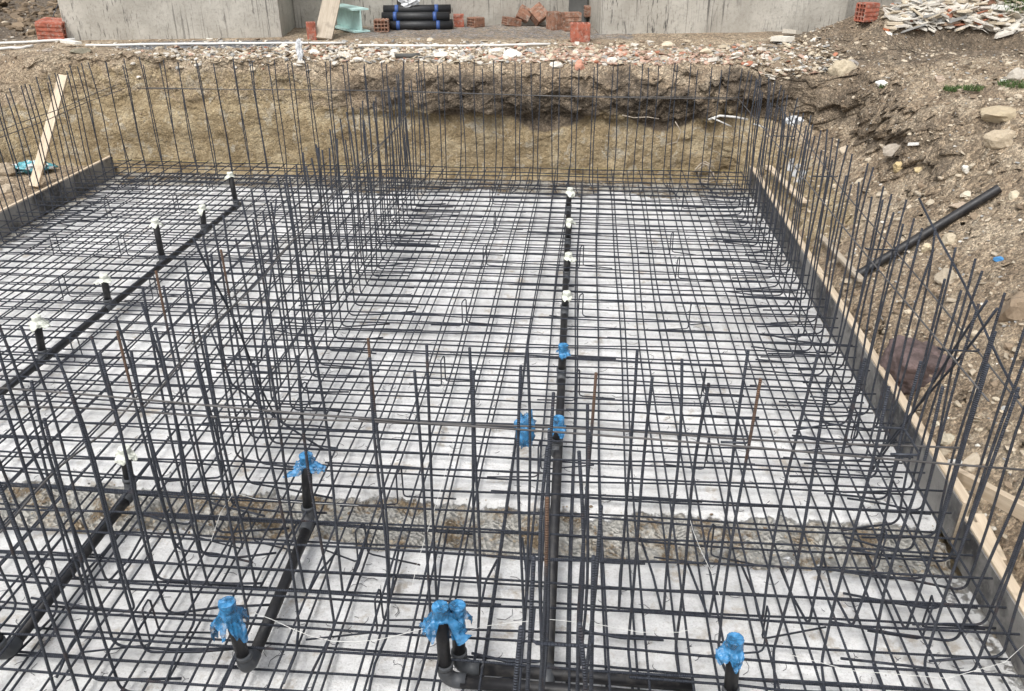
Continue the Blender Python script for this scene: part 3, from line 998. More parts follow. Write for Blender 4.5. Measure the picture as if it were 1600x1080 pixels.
def blue_bag(top, seed, label, flare=0.07, hem=0.10, r=PR + 0.006, lean=(0, 0)):
    o = obj('plastic_bag', cover_mesh(r, 0.045, flare, hem, seed, 90, 40, 0.9), 'blue_plastic', None, Vector(top) + Vector((0, 0, 0.005)), True)
    o.rotation_euler = (lean[0], lean[1], rnd.uniform(0, 6))
    return tag(o, label, 'plastic bag', 'blue plastic bags')

# left-hand line with five risers
L1 = thing('drain_pipe', 'long black drain pipe on the left with five short risers capped in white tape', 'drain pipe', (-3.56, 2.2, ZP), PG)
pipe(L1, [(-3.62, 2.0, ZP), (-3.58, 5.0, ZP), (-3.545, 8.03, ZP)])
for k, (x, y, zt) in enumerate(((-3.538, 7.97, 0.455), (-3.552, 7.207, 0.355), (-3.587, 6.416, 0.485), (-3.575, 5.49, 0.365), (-3.59, 4.657, 0.415))):
    tee(L1, (x, y, ZP), (0, 1, 0))
    riser(L1, (x, y, ZP + 0.03), (x + rnd.uniform(-0.015, 0.03), y, zt), 'white_tape', 40 + k)
# short line, lower left
L2 = thing('drain_pipe', 'short black drain pipe at lower left, its far riser capped in white tape', 'drain pipe', (-2.26, 2.3, ZP), PG)
pipe(L2, [(-2.255, 2.28, ZP), (-2.262, 2.7, ZP), (-2.266, 3.24, ZP)])
elbow(L2, (-2.267, 3.285, ZP), (0, -1, 0), (0, 0, 1))
riser(L2, (-2.267, 3.285, ZP + 0.06), (-2.25, 3.285, 0.38), 'white_tape', 50)
elbow(L2, (-2.254, 2.2, ZP), (0, 1, 0), (0, 0, 1))
riser(L2, (-2.254, 2.2, ZP + 0.06), (-2.27, 2.2, 0.47), 'white_tape', 51)
# line between, both risers tied in blue
L3 = thing('drain_pipe', 'short black drain pipe left of centre, both risers tied up in blue bags', 'drain pipe', (-1.26, 2.3, ZP), PG)
pipe(L3, [(-1.250, 2.26, ZP), (-1.26, 2.7, ZP), (-1.276, 3.09, ZP)])
elbow(L3, (-1.279, 3.134, ZP), (0, -1, 0), (0, 0, 1))
riser(L3, (-1.279, 3.134, ZP + 0.06), (-1.251, 3.134, 0.495), None, 0, False)
elbow(L3, (-1.252, 2.217, ZP), (0, 1, 0), (0, 0, 1))
riser(L3, (-1.252, 2.217, ZP + 0.06), (-1.272, 2.217, 0.465), None, 0, False)
blue_bag((-1.251, 3.134, 0.495), 7, 'blue plastic bag tied over the black pipe end left of centre', 0.065, 0.045)
blue_bag((-1.272, 2.217, 0.465), 8, 'torn blue plastic bag hanging from the lower left pipe end', 0.06, 0.15)
# centre line
L4 = thing('drain_pipe', 'long black drain pipe down the middle with six risers and a grey bend', 'drain pipe', (-0.1, 2.3, ZP), PG)
pipe(L4, [(-0.068, 2.31, ZP), (-0.085, 4.5, ZP), (-0.125, 8.1, ZP)])
elbow(L4, (-0.066, 2.25, ZP), (0, 1, 0), (0, 0, -1), 0.05)
for k, (x, y, zt) in enumerate(((-0.128, 8.05, 0.345), (-0.110, 7.118, 0.337), (-0.100, 6.323, 0.318), (-0.096, 5.642, 0.275))):
    tee(L4, (x, y, ZP), (0, 1, 0))
    riser(L4, (x, y, ZP + 0.03), (x + 0.012, y, zt), 'white_tape', 60 + k)
for k, (x, y, zt) in enumerate(((-0.089, 4.669, 0.333), (-0.090, 3.867, 0.296))):
    tee(L4, (x, y, ZP), (0, 1, 0))
    riser(L4, (x, y, ZP + 0.03), (x + 0.008, y, zt), None, 0, False)
blue_bag((-0.081, 4.669, 0.333), 10, 'small blue plastic wrap on the middle pipe, the farther of two', 0.035, 0.03)
blue_bag((-0.082, 3.867, 0.296), 11, 'small blue plastic wrap on the middle pipe, the nearer of two', 0.045, 0.08)
# pipes along the bottom of the picture
L5 = thing('drain_pipe', 'black drain pipe along the bottom, front one of the pair behind the near bars', 'drain pipe', (-0.4, 2.24, ZP), PG)
pipe(L5, [(-0.40, 2.235, ZP), (0.1, 2.225, ZP), (0.58, 2.215, ZP)])
elbow(L5, (-0.461, 2.24, ZP), (1, 0, 0), (0, 0, 1), 0.05)
riser(L5, (-0.461, 2.24, ZP + 0.06), (-0.465, 2.235, 0.49), None, 0, False)
elbow(L5, (0.62, 2.215, ZP), (-1, 0, 0), (0, 0, 1), 0.05)
riser(L5, (0.62, 2.215, ZP + 0.06), (0.612, 2.235, 0.42), None, 0, False)
L6 = thing('drain_pipe', 'black drain pipe along the bottom, rear one of the pair behind the near bars', 'drain pipe', (-0.4, 2.31, ZP), PG)
pipe(L6, [(-0.36, 2.305, ZP), (0.1, 2.30, ZP), (0.5, 2.29, ZP)])
elbow(L6, (-0.415, 2.305, ZP), (1, 0, 0), (0, 0, 1), 0.05)
riser(L6, (-0.415, 2.305, ZP + 0.06), (-0.413, 2.30, 0.435), None, 0, False)
blue_bag((-0.465, 2.235, 0.49), 12, 'blue plastic bag with a flat round top on the front of two bottom pipe ends', 0.09, 0.16)
blue_bag((-0.413, 2.30, 0.435), 16, 'blue plastic bag on the rear of the two bottom pipe ends', 0.05, 0.09)
blue_bag((0.612, 2.235, 0.42), 14, 'blue plastic wrap on the lone pipe end at the bottom right', 0.045, 0.05)

# loose crumpled bag caught on the upper grid
def crumple(name, size, mat, seed, nu=22, nv=16, amp=0.5):
    q = random.Random(seed)
    off = Vector((q.uniform(0, 40), q.uniform(0, 40), q.uniform(0, 40)))
    mb = MB()
    def fn(u, v):
        a, b = 2 * PI * u, PI * v
        d = Vector((math.cos(a) * math.sin(b), math.sin(a) * math.sin(b), math.cos(b)))
        k = 1 + amp * fbm(d * 1.8 + off, 4, 0.65)
        return (d.x * size[0] / 2 * k, d.y * size[1] / 2 * k, d.z * size[2] / 2 * k)
    mb.grid(fn, nu, nv)
    return mb
p = at(821, 690, 0.21)
o = obj('plastic_bag', crumple('bag', (0.105, 0.07, 0.20), 'blue_plastic', 3), 'blue_plastic', None, (p.x, p.y, 0.29), True)
tag(o, 'loose crumpled blue plastic bag left of the middle pipe', 'plastic bag', 'blue plastic bags')
# loose pipe on the bank
a, b = spot(1334, 442), spot(1558, 305)
mb = MB()
dv = (b - a)
mb.tube([Vector((0, 0, 0)), dv], 0.034, 22, False)
mb.tube([dv * 0.001, dv * 0.999], 0.029, 22, False)
mb.tube([dv * 0.02, dv * 0.021], 0.030, 22)
mb.tube([dv * 0.98, dv * 0.981], 0.030, 22)
o = obj('loose_pipe', mb, 'pipe_black', None, a + Vector((0, 0, 0.05)), True)
tag(o, 'loose black plastic pipe lying up the slope of the right-hand earth bank', 'pipe')

# ------------------------------------------------------------------ timber formwork
def board(label, x, y0, y1, h, side, th=0.034, z0=0.004, batten=True):
    L = y1 - y0
    t_ = thing('formwork_board', label, 'formwork', (x, (y0 + y1) / 2, z0), 'timber formwork boards round the slab', PI / 2)
    mb = MB()
    mb.box((0, 0, h / 2), (L, th, h))
    obj('plank', mb, 'pine', t_, bevel=0.003)
    mb = MB()
    mb.box((0, side * (th / 2 + 0.004), h / 2 - 0.006), (L - 0.004, 0.008, h - 0.012))
    obj('face_panel', mb, 'form_face', t_)
    if batten:
        mb = MB()
        mb.box((0, -side * (th / 2 + 0.013), h - 0.045), (L * 0.97, 0.024, 0.07))
        obj('batten', mb, 'pine', t_, bevel=0.002)
    return t_
board('farthest timber formwork board on the right, ending in the far corner', 1.885, 6.20, 9.36, 0.25, 1)
board('middle timber formwork board on the right with dark inner face', 1.882, 3.33, 6.19, 0.255, 1)
board('nearest timber formwork board on the right with grey inner face', 1.862, 1.3, 3.26, 0.232, 1)
board('dirty grey timber formwork board on the left', -5.60, 4.2, 9.34, 0.235, -1, batten=False)
def timber_piece(name, a, b, w_, th, mat, label, cat, roll=0.0, group=None, bevel=0.003):
    a, b = Vector(a), Vector(b)
    d = b - a
    mb = MB()
    mb.box((d.length / 2, 0, 0), (d.length, w_, th))
    o = obj(name, mb, mat, None, a, bevel=bevel)
    q = d.to_track_quat('X', 'Z')
    o.rotation_euler = (q @ Matrix.Rotation(roll, 4, 'X').to_quaternion()).to_euler()
    return tag(o, label, cat, group)
U = Vector((0, 0, 1))
timber_piece('timber_brace', atx(1462, 725, 1.96), spot(1640, 838) + U * 0.05, 0.045, 0.075, 'pine', 'pale timber brace running from the right formwork into the bank', 'timber')
timber_piece('timber_block', atx(1525, 812, 1.93), atx(1560, 885, 1.93), 0.05, 0.09, 'pine', 'short timber block nailed behind the joint of the right formwork', 'timber')
timber_piece('timber_stake', spot(1580, 935) + U * 0.03, spot(1545, 900) + U * 0.03, 0.03, 0.05, 'pine', 'short dark-edged timber stake behind the nearest right formwork board', 'timber')
timber_piece('timber_strip', Vector((2.02, 9.15, 0.31)), Vector((2.13, 7.9, 0.30)), 0.07, 0.025, 'pine', 'loose pale timber strip behind the far end of the right formwork', 'timber')
timber_piece('timber_strip', Vector((2.06, 7.0, 0.29)), Vector((2.10, 5.9, 0.33)), 0.05, 0.025, 'old_board', 'loose grey timber strip behind the middle of the right formwork', 'timber')
timber_piece('timber_prop', at(53, 292, 0.08), aty(99, 118, 9.42), 0.105, 0.035, 'pine', 'pale timber plank leaning against the far left bank', 'timber', 0.2)

# ------------------------------------------------------------------ strings
def wline(nm, pts, r, mat, label, group=None):
    return lie(nm, pts, r, mat, label, 'string', group, 6)
wline('guide_string', [aty(150, 249, 9.33), aty(660, 260, 9.33), aty(1168, 267, 9.33)], 0.002, 'string_yellow', 'yellow string stretched along the foot of the far bank, upper of two')
wline('guide_string', [aty(420, 266, 9.31), aty(800, 272, 9.31), aty(1168, 279, 9.31)], 0.002, 'string_yellow', 'yellow string stretched along the foot of the far bank, lower of two')
wline('loose_string', [at(*q, 0.225) for q in ((398, 958), (425, 968), (455, 982), (485, 994), (520, 1002), (555, 1003), (590, 1000), (625, 992), (655, 984), (672, 978))], 0.0013, 'string_white', 'thin white string lying in a slack curve left of the twin bottom pipe ends')
wline('loose_string', [at(*q, 0.225) for q in ((735, 985), (760, 978), (800, 973), (860, 968), (930, 975), (1000, 988), (1060, 988), (1095, 980))], 0.0011, 'string_white', 'thin white string lying across the grid right of the twin bottom pipe ends')
wline('loose_string', [at(*q, 0.225) for q in ((1074, 795), (1083, 830), (1095, 860), (1112, 895), (1126, 935), (1131, 950))], 0.0011, 'string_white', 'thin white string running towards the viewer right of centre')
wline('loose_string', [at(*q, 0.225) for q in ((708, 690), (690, 760), (668, 830), (652, 880), (643, 920))], 0.0011, 'string_white', 'thin white string running towards the viewer left of the middle pipe')
wline('loose_string', [at(*q, 0.225) for q in ((330, 845), (345, 800), (365, 770), (400, 780), (470, 785), (560, 790))], 0.0011, 'string_white', 'thin white string knotted over the grid near the inner wall')
wline('loose_string', [at(*q, 0.225) for q in ((1230, 1022), (1330, 1048), (1480, 1060), (1570, 1035), (1600, 1008))], 0.0011, 'string_white', 'thin white string lying across the lower right corner of the grid')

# ------------------------------------------------------------------ stones, rubble, bricks
import bmesh
def ico(sub):
    bm = bmesh.new()
    bmesh.ops.create_icosphere(bm, subdivisions=sub, radius=1)
    v = [tuple(p.co) for p in bm.verts]
    f = [tuple(q.index for q in p.verts) for p in bm.faces]
    bm.free()
    return np.array(v), np.array(f)
I1, I2, I3 = ico(1), ico(2), ico(3)
def rock_shape(base, seed, planes=9, squash=(1, 1, 1), plate=False):
    r = np.random.RandomState(seed)
    v, f = base
    n = r.normal(size=(planes, 3))
    n /= np.linalg.norm(n, axis=1)[:, None]
    d = r.uniform(0.42, 0.82, planes)
    if plate:
        n = np.vstack([n, [[0, 0, 1], [0, 0, -1]]])
        d = np.append(d, [0.14, 0.14])
    k = np.min(np.where(v @ n.T > 1e-3, d / np.maximum(v @ n.T, 1e-3), 9), axis=1)
    p = v * np.minimum(k, 1.0)[:, None]
    p = p + r.normal(size=p.shape) * 0.012
    return p * np.array(squash), f
def plate_shape(seed, th=0.09):
    r = np.random.RandomState(seed)
    n = r.randint(4, 8)
    a = np.sort(r.uniform(0, 6.28, n) * 0.35 + np.arange(n) * 6.28 / n * 0.65 + r.uniform(0, 6))
    a = np.arange(n) * 6.2832 / n + r.uniform(-0.35, 0.35, n)
    q = r.uniform(0.6, 1.0, n)
    x, y = q * np.cos(a), q * np.sin(a) * r.uniform(0.55, 0.95)
    v, f = [], []
    for k in range(n):
        v += [(x[k], y[k], -th), (x[k] * 0.97, y[k] * 0.97, th * r.uniform(0.7, 1.1))]
    v += [(0, 0, -th), (0, 0, th)]
    for k in range(n):
        j = (k + 1) % n
        f += [(2 * k, 2 * j, 2 * j + 1), (2 * k, 2 * j + 1, 2 * k + 1), (2 * n, 2 * j, 2 * k), (2 * n + 1, 2 * k + 1, 2 * j + 1)]
    return np.array(v), np.array(f)
def rot3(r):
    q = r.normal(size=4)
    q /= np.linalg.norm(q)
    w, x, y, z = q
    return np.array([[1 - 2 * (y * y + z * z), 2 * (x * y - z * w), 2 * (x * z + y * w)], [2 * (x * y + z * w), 1 - 2 * (x * x + z * z), 2 * (y * z - x * w)], [2 * (x * z - y * w), 2 * (y * z + x * w), 1 - 2 * (x * x + y * y)]])
def tinted(name, V, F, Cc, label, cat, kind=None, loc=(0, 0, 0), group=None):
    me = bpy.data.meshes.new(name)
    me.from_pydata([tuple(p) for p in V], [], [tuple(q) for q in F])
    me.materials.append(MAT['stone'])
    ca = me.color_attributes.new('tint', 'FLOAT_COLOR', 'POINT')
    ca.data.foreach_set('color', np.asarray(Cc, dtype=np.float32).ravel())
    me.update()
    o = bpy.data.objects.new(name, me)
    o.location = loc
    COL.objects.link(o)
    return tag(o, label, cat, group, kind)
def scatter(name, pts, label, cat, base=I1, plate=0.3, seed=5, flat=0.65):
    """pts: (point, normal, size, colour); one heap of countless small stones"""
    r = np.random.RandomState(seed)
    T = [rock_shape(base, 900 + k, 8, (1, 0.8, 0.7)) for k in range(10)]
    Tp = [plate_shape(950 + k, 0.07 + 0.02 * (k % 4)) for k in range(10)]
    VV, FF, CC = [], [], []
    k = 0
    for (p, nrm, s, c) in pts:
        isp = r.rand() < plate
        v, f = (Tp if isp else T)[r.randint(8)]
        if isp:
            a = r.uniform(0, 6.28)
            tx, ty = r.normal(0, 0.30, 2)
            R = np.array([[math.cos(a), -math.sin(a), 0], [math.sin(a), math.cos(a), 0], [tx, ty, 0.8]])
            w = (v @ R.T) * s * 1.35
        else:
            w = (v @ rot3(r).T) * s * np.array([1, 1, flat])
        VV.append(w + np.array(p) + np.array([0, 0, s * 0.15]))
        FF.append(f + k)
        k += len(v)
        CC.append(np.tile(np.append(np.array(c) * r.uniform(0.8, 1.12), 1), (len(v), 1)))
    return tinted(name, np.vstack(VV), np.vstack(FF), np.vstack(CC), label, cat, 'stuff')
WHITE, CREAM, PINK, RED, BEIGE, GREY, BROWN = (0.66, 0.63, 0.57), (0.55, 0.48, 0.37), (0.50, 0.345, 0.27), (0.42, 0.18, 0.11), (0.52, 0.45, 0.35), (0.34, 0.34, 0.33), (0.26, 0.20, 0.14)
rn = random.Random(77)
def pick(*cw):
    t_ = rn.random() * sum(w for _, w in cw)
    for c, w in cw:
        t_ -= w
        if t_ <= 0:
            return c
    return cw[-1][0]
# rubble along the edge above the far bank
P = []
def inside_building(x, y):
    q = Vector((x, y, 0))
    for a, L in (((-6.82, 10.98), 2.8), ((0.17, 11.9), 3.36)):
        e = q - Vector((a[0], a[1], 0))
        if -0.05 < e.dot(uu) < L + 0.05 and e.dot(vvv) > -0.05:
            return True
    e = q - wall0
    return e.dot(vvv) > -0.02 and -0.1 < e.dot(uu) < 4.6
while len(P) < 13000:
    x = rn.uniform(-5.6, 3.0)
    y = 9.70 + abs(rn.gauss(0, 0.6))
    dens = (smooth(-5.6, -3.0, x) * 0.88 + 0.12) * (1 - smooth(2.5, 3.1, x))
    if rn.random() > dens or y > 11.3 or inside_building(x, y):
        continue
    h = drop(x, y)
    if h[0] is None: continue
    pk = math.exp(-((x - 0.3) / 1.1) ** 2) * (1 - smooth(10.4, 10.9, y))
    s = 0.007 + 0.046 * rn.random() ** 3.8
    P.append((h[0], h[1], s, pick((WHITE, 0.9), (CREAM, 1.0), (PINK, 0.25 + 2.6 * pk), (RED, 0.06 + 0.35 * pk), (GREY, 0.4), (BROWN, 0.7))))
scatter('rubble', P, 'small white and pink rubble spread along the edge above the far bank', 'rubble', I1, 0.45, 1)
# pebbles and clods on the right-hand bank
P = []
while len(P) < 15000:
    x, y = rn.uniform(1.95, 6.5), rn.uniform(2.2, 11.5)
    h = drop(x, y)
    if h[0] is None or h[0].z < 0.1: continue
    if x - 1.9 > 0.5 * y: continue
    s = 0.0045 + 0.021 * rn.random() ** 3.2
    P.append((h[0], h[1], s, pick((BEIGE, 1.0), (CREAM, 0.7), (WHITE, 0.28), (BROWN, 1.1), (GREY, 0.35))))
for _ in range(1300):
    x, y = rn.uniform(1.95, 5.0), rn.uniform(3.0, 11.0)
    h = drop(x, y)
    if h[0] is None or h[0].z < 0.1: continue
    P.append((h[0], h[1], 0.014 + 0.042 * rn.random() ** 3, pick((BEIGE, 1.0), (CREAM, 0.6), (BROWN, 0.9))))
scatter('pebbles', P, 'pebbles and earth clods strewn over the right-hand bank', 'pebbles', I1, 0.2, 2)
# left corner and strip
P = []
for _ in range(2600):
    x, y = rn.uniform(-9.5, -5.0), rn.uniform(9.6, 14.5)
    if inside_building(x, y): continue
    h = drop(x, y)
    if h[0] is None: continue
    P.append((h[0], h[1], 0.006 + 0.03 * rn.random() ** 4, pick((CREAM, 0.6), (BROWN, 1.2), (WHITE, 0.35))))
for _ in range(1500):
    x, y = rn.uniform(-12, -6.9), rn.uniform(11.2, 17)
    if inside_building(x, y): continue
    h = drop(x, y)
    if h[0] is None: continue
    P.append((h[0], h[1], 0.02 + 0.10 * rn.random() ** 3, pick(((0.15, 0.11, 0.07), 1.2), ((0.24, 0.18, 0.12), 1.0), (CREAM, 0.06))))
for _ in range(500):
    x, y = rn.uniform(-6.7, -5.66), rn.uniform(6.5, 9.4)
    P.append((Vector((x, y, 0.09)), None, 0.004 + 0.014 * rn.random() ** 3, pick((BEIGE, 1.0), (BROWN, 1.2))))
scatter('pebbles', P, 'loose stones and clods on the left-hand earth', 'pebbles', I1, 0.2, 3)
# crumbs on the far bank face and at its foot, gravel in the rough strip
P = []
for _ in range(1500):
    x = rn.uniform(-5.5, 1.85)
    y = rn.uniform(3.12, 3.5)
    P.append((Vector((x, y, floor_z(x, y)[0])), None, 0.004 + 0.014 * rn.random() ** 3, pick((GREY, 1.0), (BEIGE, 0.7), (CREAM, 0.6), (BROWN, 0.5))))
for _ in range(500):
    x = rn.uniform(-5.5, 1.85)
    y = rn.triangular(8.7, 9.45, 9.45)
    P.append((Vector((x, y, 0.01)), None, 0.004 + 0.02 * rn.random() ** 4, pick((WHITE, 0.5), (BEIGE, 0.7), (BROWN, 1))))
scatter('gravel', P, 'grey gravel along the rough strip across the floor and at the far edge', 'gravel', I1, 0.1, 4)
# heap of broken white slabs, upper right
P = []
for _ in range(1500):
    px, py = rn.gauss(1480, 70), rn.gauss(20, 17)
    if not (1388 < px < 1610 and -10 < py < 52): continue
    h = spot(px, py)
    if inside_building(h.x, h.y): continue
    P.append((h + Vector((0, 0, 0.12 * math.exp(-((px - 1490) / 60) ** 2) * rn.random())), None, 0.025 + 0.095 * rn.random() ** 2.6, pick((WHITE, 2.8), (CREAM, 1), (RED, 0.22), (GREY, 0.35))))
scatter('rubble', P, 'heap of broken white plaster slabs at the upper right', 'rubble', I1, 0.9, 6)

def depth_of(p):
    return float((np.array(p) - CAMP) @ CM[2])
def rock(px, py, wpx, hpx, col, label, name='stone', cat='stone', group=None, plate=False, seed=None, base=I3, sink=0.46):
    p = spot(px, py + hpx * 0.35)
    d = depth_of(p)
    w, h = wpx * d / F_PX, hpx * d / F_PX
    sd_ = seed if seed is not None else int(px * 7 + py)
    if plate:
        v, f = plate_shape(sd_, 0.5)
        tilt_ = np.random.RandomState(sd_).uniform(-0.2, 0.2, 2)
        v = v * np.array((w / 2 * 1.15, w / 2 * 0.8, h * 0.55))
        v[:, 2] += v[:, 0] * tilt_[0] + v[:, 1] * (tilt_[1] - 0.15)
    else:
        v, f = rock_shape(base, sd_, 8, (1, 1, 1), plate)
        v = np.array([np.array(q) * (1 + 0.16 * fbm(Vector(q) * 2.2 + Vector((sd_ % 97, 3, 1)), 3, 0.6)) for q in v]) * np.array((w / 2 * 1.25, w / 2 * 1.0, h / 2 * 1.35))
    a = rnd.uniform(-0.5, 0.5)
    R = np.array([[math.cos(a), -math.sin(a), 0], [math.sin(a), math.cos(a), 0], [0, 0, 1]])
    v = v @ R.T
    c = np.tile((*[min(0.85, x * 1.15) for x in col], 1), (len(v), 1))
    return tinted(name, v, f, c, label, cat, None, p + Vector((0, 0, h * (0.5 - sink))), group)
rock(1407, 258, 24, 16, (0.52, 0.41, 0.23), 'yellow stone lying on the right bank above the loose pipe', seed=3)
rock(1430, 222, 27, 8, (0.72, 0.72, 0.70), 'flat white tile piece lying on the right bank', 'tile_piece', 'tile piece', plate=True)
rock(1379, 128, 19, 11, (0.74, 0.74, 0.71), 'rounded white stone beside a green tuft on the right bank crest')
rock(1569, 123, 17, 8, (0.70, 0.70, 0.66), 'white broken tile at the right edge above the grass', 'tile_piece', 'tile piece', plate=True)
rock(1579, 97, 16, 5, (0.66, 0.64, 0.58), 'thin white chip high on the right bank', 'tile_piece', 'tile piece', plate=True)
rock(1468, 122, 20, 13, (0.45, 0.37, 0.30), 'pinkish grey stone lying on the bare right bank')
rock(1332, 95, 20, 13, (0.30, 0.28, 0.26), 'round grey stone at the top of the right bank')
rock(1315, 105, 34, 30, (0.44, 0.38, 0.28), 'pale crumbly boulder in the right bank beside the round grey stone')
rock(1398, 228, 30, 22, (0.36, 0.32, 0.27), 'rough grey-brown rock beside the flat white tile piece')
rock(1553, 172, 60, 24, (0.40, 0.335, 0.235), 'big pale flat boulder near the right edge, upper of two', plate=False)
rock(1568, 208, 44, 30, (0.41, 0.345, 0.255), 'big pale wedge-shaped boulder near the right edge, lower of two')
rock(1590, 115, 26, 20, (0.42, 0.39, 0.34), 'grey boulder cut by the right edge above the grass')
rock(1510, 262, 20, 9, (0.66, 0.64, 0.58), 'white flaky stone on the right bank above the pipe end')
rock(1583, 303, 20, 15, (0.50, 0.45, 0.34), 'pale angular stone right of the loose pipe end')
rock(1450, 384, 17, 16, (0.52, 0.45, 0.32), 'cream angular stone just below the loose pipe')
rock(1482, 372, 22, 22, (0.46, 0.40, 0.30), 'cream stone leaning under the middle of the loose pipe')
rock(1436, 262, 14, 10, (0.54, 0.44, 0.26), 'small yellowish stone right of the yellow stone')
rock(1500, 318, 36, 12, (0.38, 0.31, 0.24), 'brown slab of earth just above the loose pipe')
rock(1512, 300, 26, 9, (0.58, 0.53, 0.43), 'pale flaky stone above the upper end of the loose pipe')
rock(1483, 428, 40, 22, (0.36, 0.31, 0.24), 'brown boulder behind the long slanting bar')
rock(1592, 462, 58, 52, (0.24, 0.185, 0.13), 'large brown earth boulder at the right edge')
p = spot(1430, 592) + Vector((0.03, 0.05, 0.035))
mb = MB()
def blk(u, v):
    a, b = 2 * PI * u, PI * v
    d = Vector((math.cos(a) * math.sin(b), math.sin(a) * math.sin(b), math.cos(b)))
    k = 1 / (abs(d.x) ** 6 + abs(d.y) ** 6 + abs(d.z) ** 6) ** (1 / 6)
    q = Vector((d.x * 0.185, d.y * 0.15, d.z * 0.14)) * k
    return q * (1 + 0.17 * fbm(q * 7, 5, 0.65))
mb.grid(blk, 70, 50)
o = obj('rock_block', mb, 'purple_rock', None, p, True)
o.rotation_euler = (0.1, 0.22, 0.1)
tag(o, 'large purple-brown block behind the right formwork', 'rock')
rock(1480, 680, 24, 18, (0.46, 0.42, 0.33), 'pale cobble behind the middle right formwork board')
rock(1462, 660, 16, 11, (0.52, 0.48, 0.38), 'small cream cobble behind the middle right formwork board')
rock(1478, 702, 18, 12, (0.36, 0.31, 0.24), 'brown cobble behind the middle right formwork board')
rock(1500, 720, 36, 14, (0.62, 0.62, 0.60), 'white plastic scrap behind the joint of the right formwork', 'plastic_scrap', 'scrap', plate=True)
rock(1562, 402, 16, 9, (0.06, 0.22, 0.46), 'small blue plastic scrap on the right bank below the pipe', 'plastic_scrap', 'scrap', plate=False)
rock(127, 78, 26, 11, (0.20, 0.185, 0.14), 'olive grey boulder on the left rubble edge with a white slab on it')
rock(112, 71, 34, 7, (0.66, 0.65, 0.60), 'flat white slab resting on the olive grey boulder', 'slab_piece', 'slab', plate=True, sink=-0.6)
rock(76, 76, 16, 8, (0.30, 0.26, 0.22), 'brown-grey stone left of the olive grey boulder')
rock(8, 290, 30, 22, (0.40, 0.34, 0.26), 'brown stone at the left edge beside the sack')
rock(5, 262, 30, 26, (0.38, 0.32, 0.24), 'tan boulder at the left edge behind the sack')
# bigger white chunks along the edge: one by one
chunks = [(492, 82, 20), (512, 90, 17), (540, 85, 30), (560, 93, 16), (575, 78, 22), (600, 88, 18), (618, 80, 16), (640, 84, 18), (665, 95, 14), (690, 86, 26), (725, 92, 24), (750, 74, 14), (775, 78, 26),
          (800, 84, 22), (757, 92, 18), (870, 100, 20), (905, 100, 16), (930, 92, 16), (955, 95, 22), (985, 96, 12), (1005, 98, 14), (1040, 70, 24), (1065, 78, 20), (1075, 64, 16), (1100, 80, 22), (1115, 92, 26),
          (1130, 72, 20), (1150, 84, 18), (1165, 70, 20), (1190, 76, 22), (1215, 60, 26), (250, 74, 16), (310, 100, 14), (280, 92, 10), (370, 90, 12), (430, 82, 12), (525, 100, 12), (470, 96, 16), (850, 92, 14)]
for k, (px, py, w_) in enumerate(chunks):
    rock(px, py, w_ * 0.9, w_ * 0.42, pick((WHITE, 2), (CREAM, 1)), 'broken off-white chunk of plaster lying on the rubble edge above the far bank', 'plaster_chunk', 'rubble chunk', 'off-white chunks on the rubble edge', plate=k % 3 != 0, seed=400 + k, base=I2, sink=0.25)
rock(797, 82, 30, 16, (0.72, 0.71, 0.68), 'white triangular slab standing up in the pink rubble', 'slab_piece', 'slab', plate=False, seed=8)
rock(1223, 63, 42, 14, (0.62, 0.60, 0.54), 'long pale stone slab leaning in front of the right pier', 'slab_piece', 'slab', plate=True, seed=14, sink=0.0)
rock(1238, 52, 34, 12, (0.52, 0.49, 0.43), 'grey-white slab tilted against the foot of the right pier', 'slab_piece', 'slab', plate=True, seed=16, sink=0.0)
rock(905, 98, 17, 16, (0.47, 0.24, 0.17), 'pink brick piece on the rubble edge', 'brick_piece', 'brick piece', seed=30)
rock(1385, 46, 26, 6, (0.42, 0.15, 0.07), 'orange brick sliver below the white slab heap', 'brick_piece', 'brick piece', plate=True)
rock(1478, 36, 40, 9, (0.48, 0.36, 0.27), 'pinkish flat slab in front of the white slab heap', 'slab_piece', 'slab', plate=True)
rock(1555, 20, 44, 14, (0.72, 0.72, 0.70), 'large white board piece on top of the white slab heap', 'slab_piece', 'slab', plate=True, sink=-0.3)
mbx = MB()
p = spot(637, 91)
mbx.tube([(-0.14, 0, 0.02), (-0.05, 0, 0.025), (0.05, 0, 0.025), (0.14, 0.02, 0.03)], 0.028, 10)
tag(obj('roll_stub', mbx, 'dark_sheet', None, p, True), 'short grey roll end lying on the rubble edge', 'roll')

# hollow clay bricks
def brick_mesh(L, Wd, Ht, nx, nz, mat, ribs=True):
    """holes run along local X (length); nx x nz cells seen in the YZ face"""
    mb = MB()
    t_ = 0.011
    for k in range(nz + 1):
        z = -Ht / 2 + t_ / 2 + (Ht - t_) * k / nz
        mb.box((0, 0, z), (L, Wd, t_))
    hz = (Ht - t_) / nz - t_
    for k in range(nx + 1):
        y = -Wd / 2 + t_ / 2 + (Wd - t_) * k / nx
        for j in range(nz):
            z = -Ht / 2 + t_ + hz / 2 + (Ht - t_) * j / nz
            mb.box((0, y * 0.994, z), (L - 0.003, t_, hz))
    mb.box((0.0, 0, 0), (L * 0.5, Wd - 2.4 * t_, Ht - 2.4 * t_))
    if ribs:
        for k in range(4):
            q = -0.36 + 0.24 * k
            mb.box((0, Wd * q, Ht / 2 + 0.002), (L - 0.004, Wd * 0.13, 0.006))
            mb.box((0, Wd * q, -Ht / 2 - 0.002), (L - 0.004, Wd * 0.13, 0.006))
            for sy in (-1, 1):
                mb.box((0, sy * (Wd / 2 + 0.002), Ht * q), (L - 0.005, 0.006, Ht * 0.13))
    return mb.mesh('hollow_brick', mat)
BR = {m_: brick_mesh(0.20, 0.20, 0.13, 4, 3, m_) for m_ in ('clay_red', 'clay_brown')}
